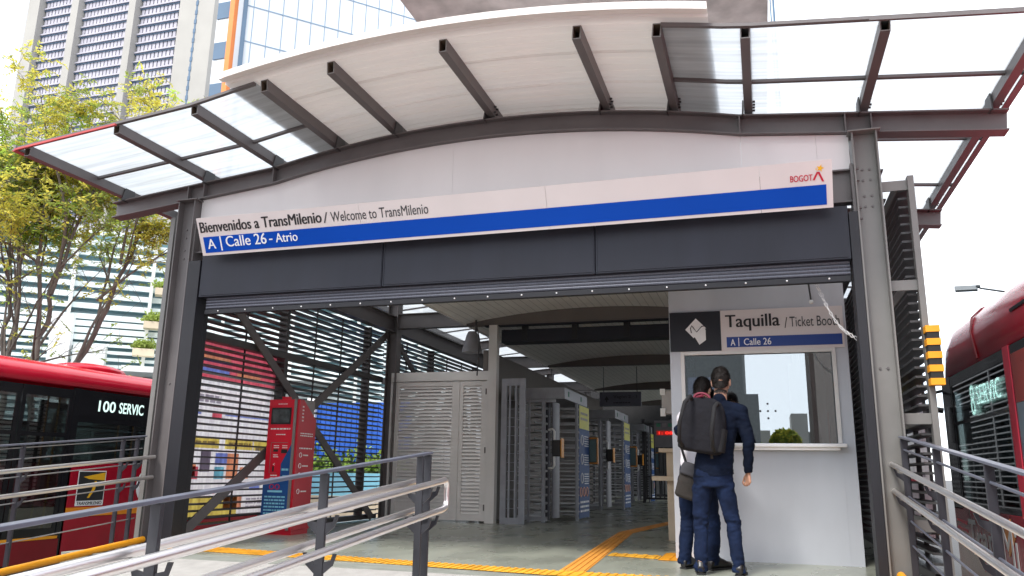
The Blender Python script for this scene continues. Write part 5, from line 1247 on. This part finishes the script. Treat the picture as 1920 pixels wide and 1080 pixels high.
b.loft([((-.435, 7.465, .74), V((.168, 0, 0)), V((0, .128, 0))), ((-.435, 7.46, .86), V((.170, 0, 0)), V((0, .125, 0))), ((-.425, 7.465, 1.0), V((.150, 0, 0)), V((0, .10, 0)))])
b.limb([(-.350, 7.45, .80), (-.318, 7.46, .62), (-.284, 7.475, .42), (-.268, 7.445, .25), (-.248, 7.425, .035)], [.094, .080, .062, .060, .053]); b.limb([(-.525, 7.45, .80), (-.548, 7.47, .62), (-.562, 7.485, .40), (-.566, 7.455, .25), (-.568, 7.425, .035)], [.094, .081, .063, .062, .054])
b.build('trousers', M['denim'], pm, .009, 3, .015, (8, 8, 5), 5, cut=[((0, 0, .03), (0, 0, -1))], zones=[(.42, .09, 1.1), (.08, .10, 1.1), (.74, .07, .8)])
shoe(pm, (-.248, 7.40, 0), (-.23, 7.655, 0)); shoe(pm, (-.568, 7.40, 0), (-.59, 7.655, 0))
# backpack carried by him: a thing of its own
t = thing('backpack', 'dark grey backpack with burgundy trim on the back of the man in navy', 'backpack', (-.45, 7.26, 1.25))
BA = V((-.955, .0, -.10)); bu = V((.12, .02, 1)).normalized(); bxv = bu.cross(V((0, 1, 0))).normalized() * -1; bxv = V((1, -.1, -.17)).normalized(); bu = (V((.17, .02, 1)) - bxv * V((.17, .02, 1)).dot(bxv)).normalized(); bn = bxv.cross(bu).normalized()     # bn points away from the street
BO = V((-.545, 7.315, 1.035)); BK = 1.16
def bp(x, z, y): return BO + bxv * x * BK + bu * z * 1.05 - bn * y        # y: out of the back, towards the street
b = Blob(); b.loft([(bp(0, z, yc), bxv * w * BK, -bn * dp) for z, w, dp, yc in ((0.0, .13, .055, .02), (.02, .165, .085, .03), (.12, .178, .095, .035), (.28, .172, .088, .03), (.38, .15, .07, .02), (.44, .115, .05, .01), (.465, .06, .03, .0))], 28, 3.2)
pb = b.build('main_bag', M['pack'], t, .007, 3, .002, (14, 14, 8), 1)
b = Blob(); b.loft([(bp(-.015, z, .09 + yc), bxv * w * BK, -bn * dp) for z, w, dp, yc in ((.035, .11, .03, 0), (.06, .135, .045, .005), (.16, .135, .045, .005), (.24, .12, .035, 0), (.275, .085, .02, -.01))], 24, 3.4); b.build('front_pocket', M['pack'], pb, .006, 3)
b = Blob(); b.loft([(bp(-.02, z, .07 + yc), bxv * w * BK, -bn * dp) for z, w, dp, yc in ((.30, .105, .028, 0), (.32, .12, .035, 0), (.38, .105, .03, -.012), (.42, .08, .02, -.02))], 24, 3.2); b.build('top_pocket', M['pack'], pb, .006, 3)
b = Blob(); b.loft([(bp(.155, z, .035), bxv * .036, -bn * .07) for z in (.03, .05, .15, .21, .225)], 16, 3); b.build('side_pocket', M['pack_d'], pb, .006, 2)
g = G(); g.tube([bp(-.15 + .27 * i / 10, .070 + .018 * math.sin(math.pi * i / 10), .147 + .010 * math.sin(math.pi * i / 10)) for i in range(11)], .009, 8); g.tube([bp(-.03 + .06 * math.cos(a), .452 + .045 * math.sin(a), -.01) for a in [math.pi * i / 10 for i in range(11)]], .011, 8); g.tube([bp(-.1, .43, .02), bp(-.06, .46, -.02), bp(-.02, .475, -.05)], .012, 8)
g.build('trim', M['pack_r'], t)
g = G(); g.tube([bp(-.13 + .24 * i / 10, .275 + .02 * math.sin(math.pi * i / 10), .12) for i in range(11)], .004, 6); g.tube([bp(-.135 + .27 * i / 12, .30 + .13 * math.sin(math.pi * i / 12), .085) for i in range(13)], .004, 6); g.tube([bp(.13, .04 + .3 * i / 8, .095 - .03 * (i / 8) ** 2) for i in range(9)], .004, 6); g.build('zip', M['pack_d'], t)
g = G(); g.prism([bp(-.045, .352, .108), bp(-.015, .352, .108), bp(-.032, .378, .104)], -bn * .004); g.build('badge', M['letter'], t)
for s_, pts in ((-1, [(-.10, .43, -.01), (-.105, .45, -.10), (-.12, .38, -.22), (-.13, .2, -.26), (-.13, .06, -.16), (-.12, .03, -.02)]), (1, [(.10, .42, -.01), (.10, .42, -.09), (.10, .38, -.2), (.11, .2, -.25), (.12, .06, -.16), (.12, .03, -.02)])):
    g = G(); P = [bp(*p) for p in pts]
    g.tube(P, .018, 8); g.build('strap', M['pack_d'], t)
g = G(); P = [bp(.09, .03, .02), bp(.10, -.05, .06), bp(.05, -.14, .09), bp(-.02, -.2, .10)]
for i in range(3): g.bar(P[i], P[i + 1], .022, .004, (0, 1, .2))
g.build('loose_strap', M['bag'], t)
# --- second man bending towards the window, in a white shirt
p2 = thing('person', 'man in white shirt and navy trousers bending at the window, half hidden by the other', 'person', (-.66, 7.83, 0))
b = Blob(); q2, R2 = head_parts(b, (-.59, 8.12, 1.655), -.35, -.5, .98)
b.limb([(-.63, 8.02, 1.46), (-.60, 8.10, 1.60)], [.06, .055]); b.loft([((-.66, 7.86, .86), V((.14, 0, 0)), V((0, .10, 0))), ((-.655, 7.90, 1.1), V((.13, 0, 0)), V((0, .09, 0))), ((-.645, 7.98, 1.34), V((.15, 0, 0)), V((0, .095, 0))), ((-.635, 8.02, 1.46), V((.09, 0, 0)), V((0, .07, 0)))])
b.limb([(-.77, 8.0, 1.38), (-.785, 8.16, 1.16), (-.69, 8.42, 1.19)], [.05, .04, .028]); b.limb([(-.48, 8.0, 1.38), (-.42, 8.2, 1.18), (-.45, 8.45, 1.19)], [.05, .04, .028]); hand(b, (-.695, 8.43, 1.19), (.2, 1, 0), (.1, 0, -1), (.9, -.1, 0), .6); hand(b, (-.45, 8.46, 1.19), (0, 1, 0), (0, 0, -1), (-.9, 0, 0), .6)
b.limb([(-.745, 7.86, .80), (-.755, 7.90, .42), (-.79, 7.80, .07)], [.072, .05, .036]); b.limb([(-.575, 7.86, .80), (-.53, 7.90, .42), (-.535, 7.80, .07)], [.072, .05, .036])
b.build('body', M['skin'], p2, .0055, 2); eyes(q2, R2, p2); hair_cap(q2, R2, p2)
b = Blob()
b.loft([((-.65, 7.85, .90), V((.155, 0, 0)), V((0, .12, 0))), ((-.65, 7.87, 1.0), V((.155, 0, 0)), V((0, .118, 0))), ((-.645, 7.92, 1.18), V((.158, 0, 0)), V((0, .115, 0))), ((-.645, 7.985, 1.36), V((.185, 0, 0)), V((0, .112, 0))), ((-.636, 8.02, 1.44), V((.14, 0, 0)), V((0, .085, 0))), ((-.625, 8.04, 1.49), V((.068, 0, 0)), V((0, .065, 0)))])
b.limb([(-.69, 8.01, 1.42), (-.775, 8.0, 1.385), (-.79, 8.16, 1.16), (-.70, 8.40, 1.19)], [.062, .068, .055, .042]); b.limb([(-.57, 8.01, 1.42), (-.47, 8.0, 1.385), (-.415, 8.2, 1.18), (-.45, 8.42, 1.19)], [.062, .068, .055, .042])
b.build('shirt', M['shirt'], p2, .009, 4, .006, (10, 10, 5), 9, cut=[((0, 0, .92), (0, 0, -1))])
b = Blob(); b.loft([((-.66, 7.86, .74), V((.160, 0, 0)), V((0, .122, 0))), ((-.66, 7.86, .86), V((.160, 0, 0)), V((0, .12, 0))), ((-.66, 7.87, .96), V((.145, 0, 0)), V((0, .10, 0)))])
b.limb([(-.742, 7.85, .80), (-.75, 7.88, .60), (-.755, 7.895, .41), (-.775, 7.85, .25), (-.79, 7.805, .05)], [.094, .083, .068, .066, .058]); b.limb([(-.580, 7.85, .80), (-.55, 7.88, .60), (-.53, 7.895, .41), (-.53, 7.85, .25), (-.535, 7.805, .05)], [.094, .083, .068, .066, .058])
b.build('trousers', M['denim2'], p2, .009, 3, .015, (8, 8, 4), 15, cut=[((0, 0, .045), (0, 0, -1))], zones=[(.41, .09, 1.1), (.09, .1, 1.1)])
shoe(p2, (-.79, 7.78, 0), (-.70, 8.02, 0)); shoe(p2, (-.55, 7.78, 0), (-.40, 7.99, 0))
# his messenger bag
t = thing('messenger_bag', 'grey flapped messenger bag hanging at the hip of the man in white', 'bag', (-.76, 7.72, .9))
g = G(); o = V((-.775, 7.70, .95)); ax = V((.88, .06, -.28)).normalized(); az = V((.3, 0, .95)).normalized(); ay = V((0, 1, 0))
b = Blob(); b.loft([(o + ax * .13 + az * z, ax * w, ay * dp) for z, w, dp in ((-.30, .08, .03), (-.28, .105, .045), (-.15, .11, .05), (-.02, .105, .04), (.0, .08, .03))], 24, 4); mb = b.build('bag_body', M['bag'], t, .006, 3)
b = Blob(); b.loft([(o + ax * .13 + az * z - ay * .015, ax * w, ay * dp) for z, w, dp in ((-.09, .105, .05), (-.075, .113, .056), (-.02, .113, .05), (.02, .10, .04), (.03, .07, .03))], 24, 4); b.build('flap', mat('bag_flap', (.05, .05, .058), .75, spec=.2), mb, .006, 3)
g.tube([o + ax * .06 + az * .0, V((-.775, 7.77, 1.12)), V((-.70, 7.82, 1.30)), V((-.55, 7.93, 1.45))], .012, 8); g.build('strap', M['pack_d'], t)

# the second man stands a little further in, almost hidden by the first
p2.location.x += .045
bpy.data.objects['messenger_bag'].location.x += .03
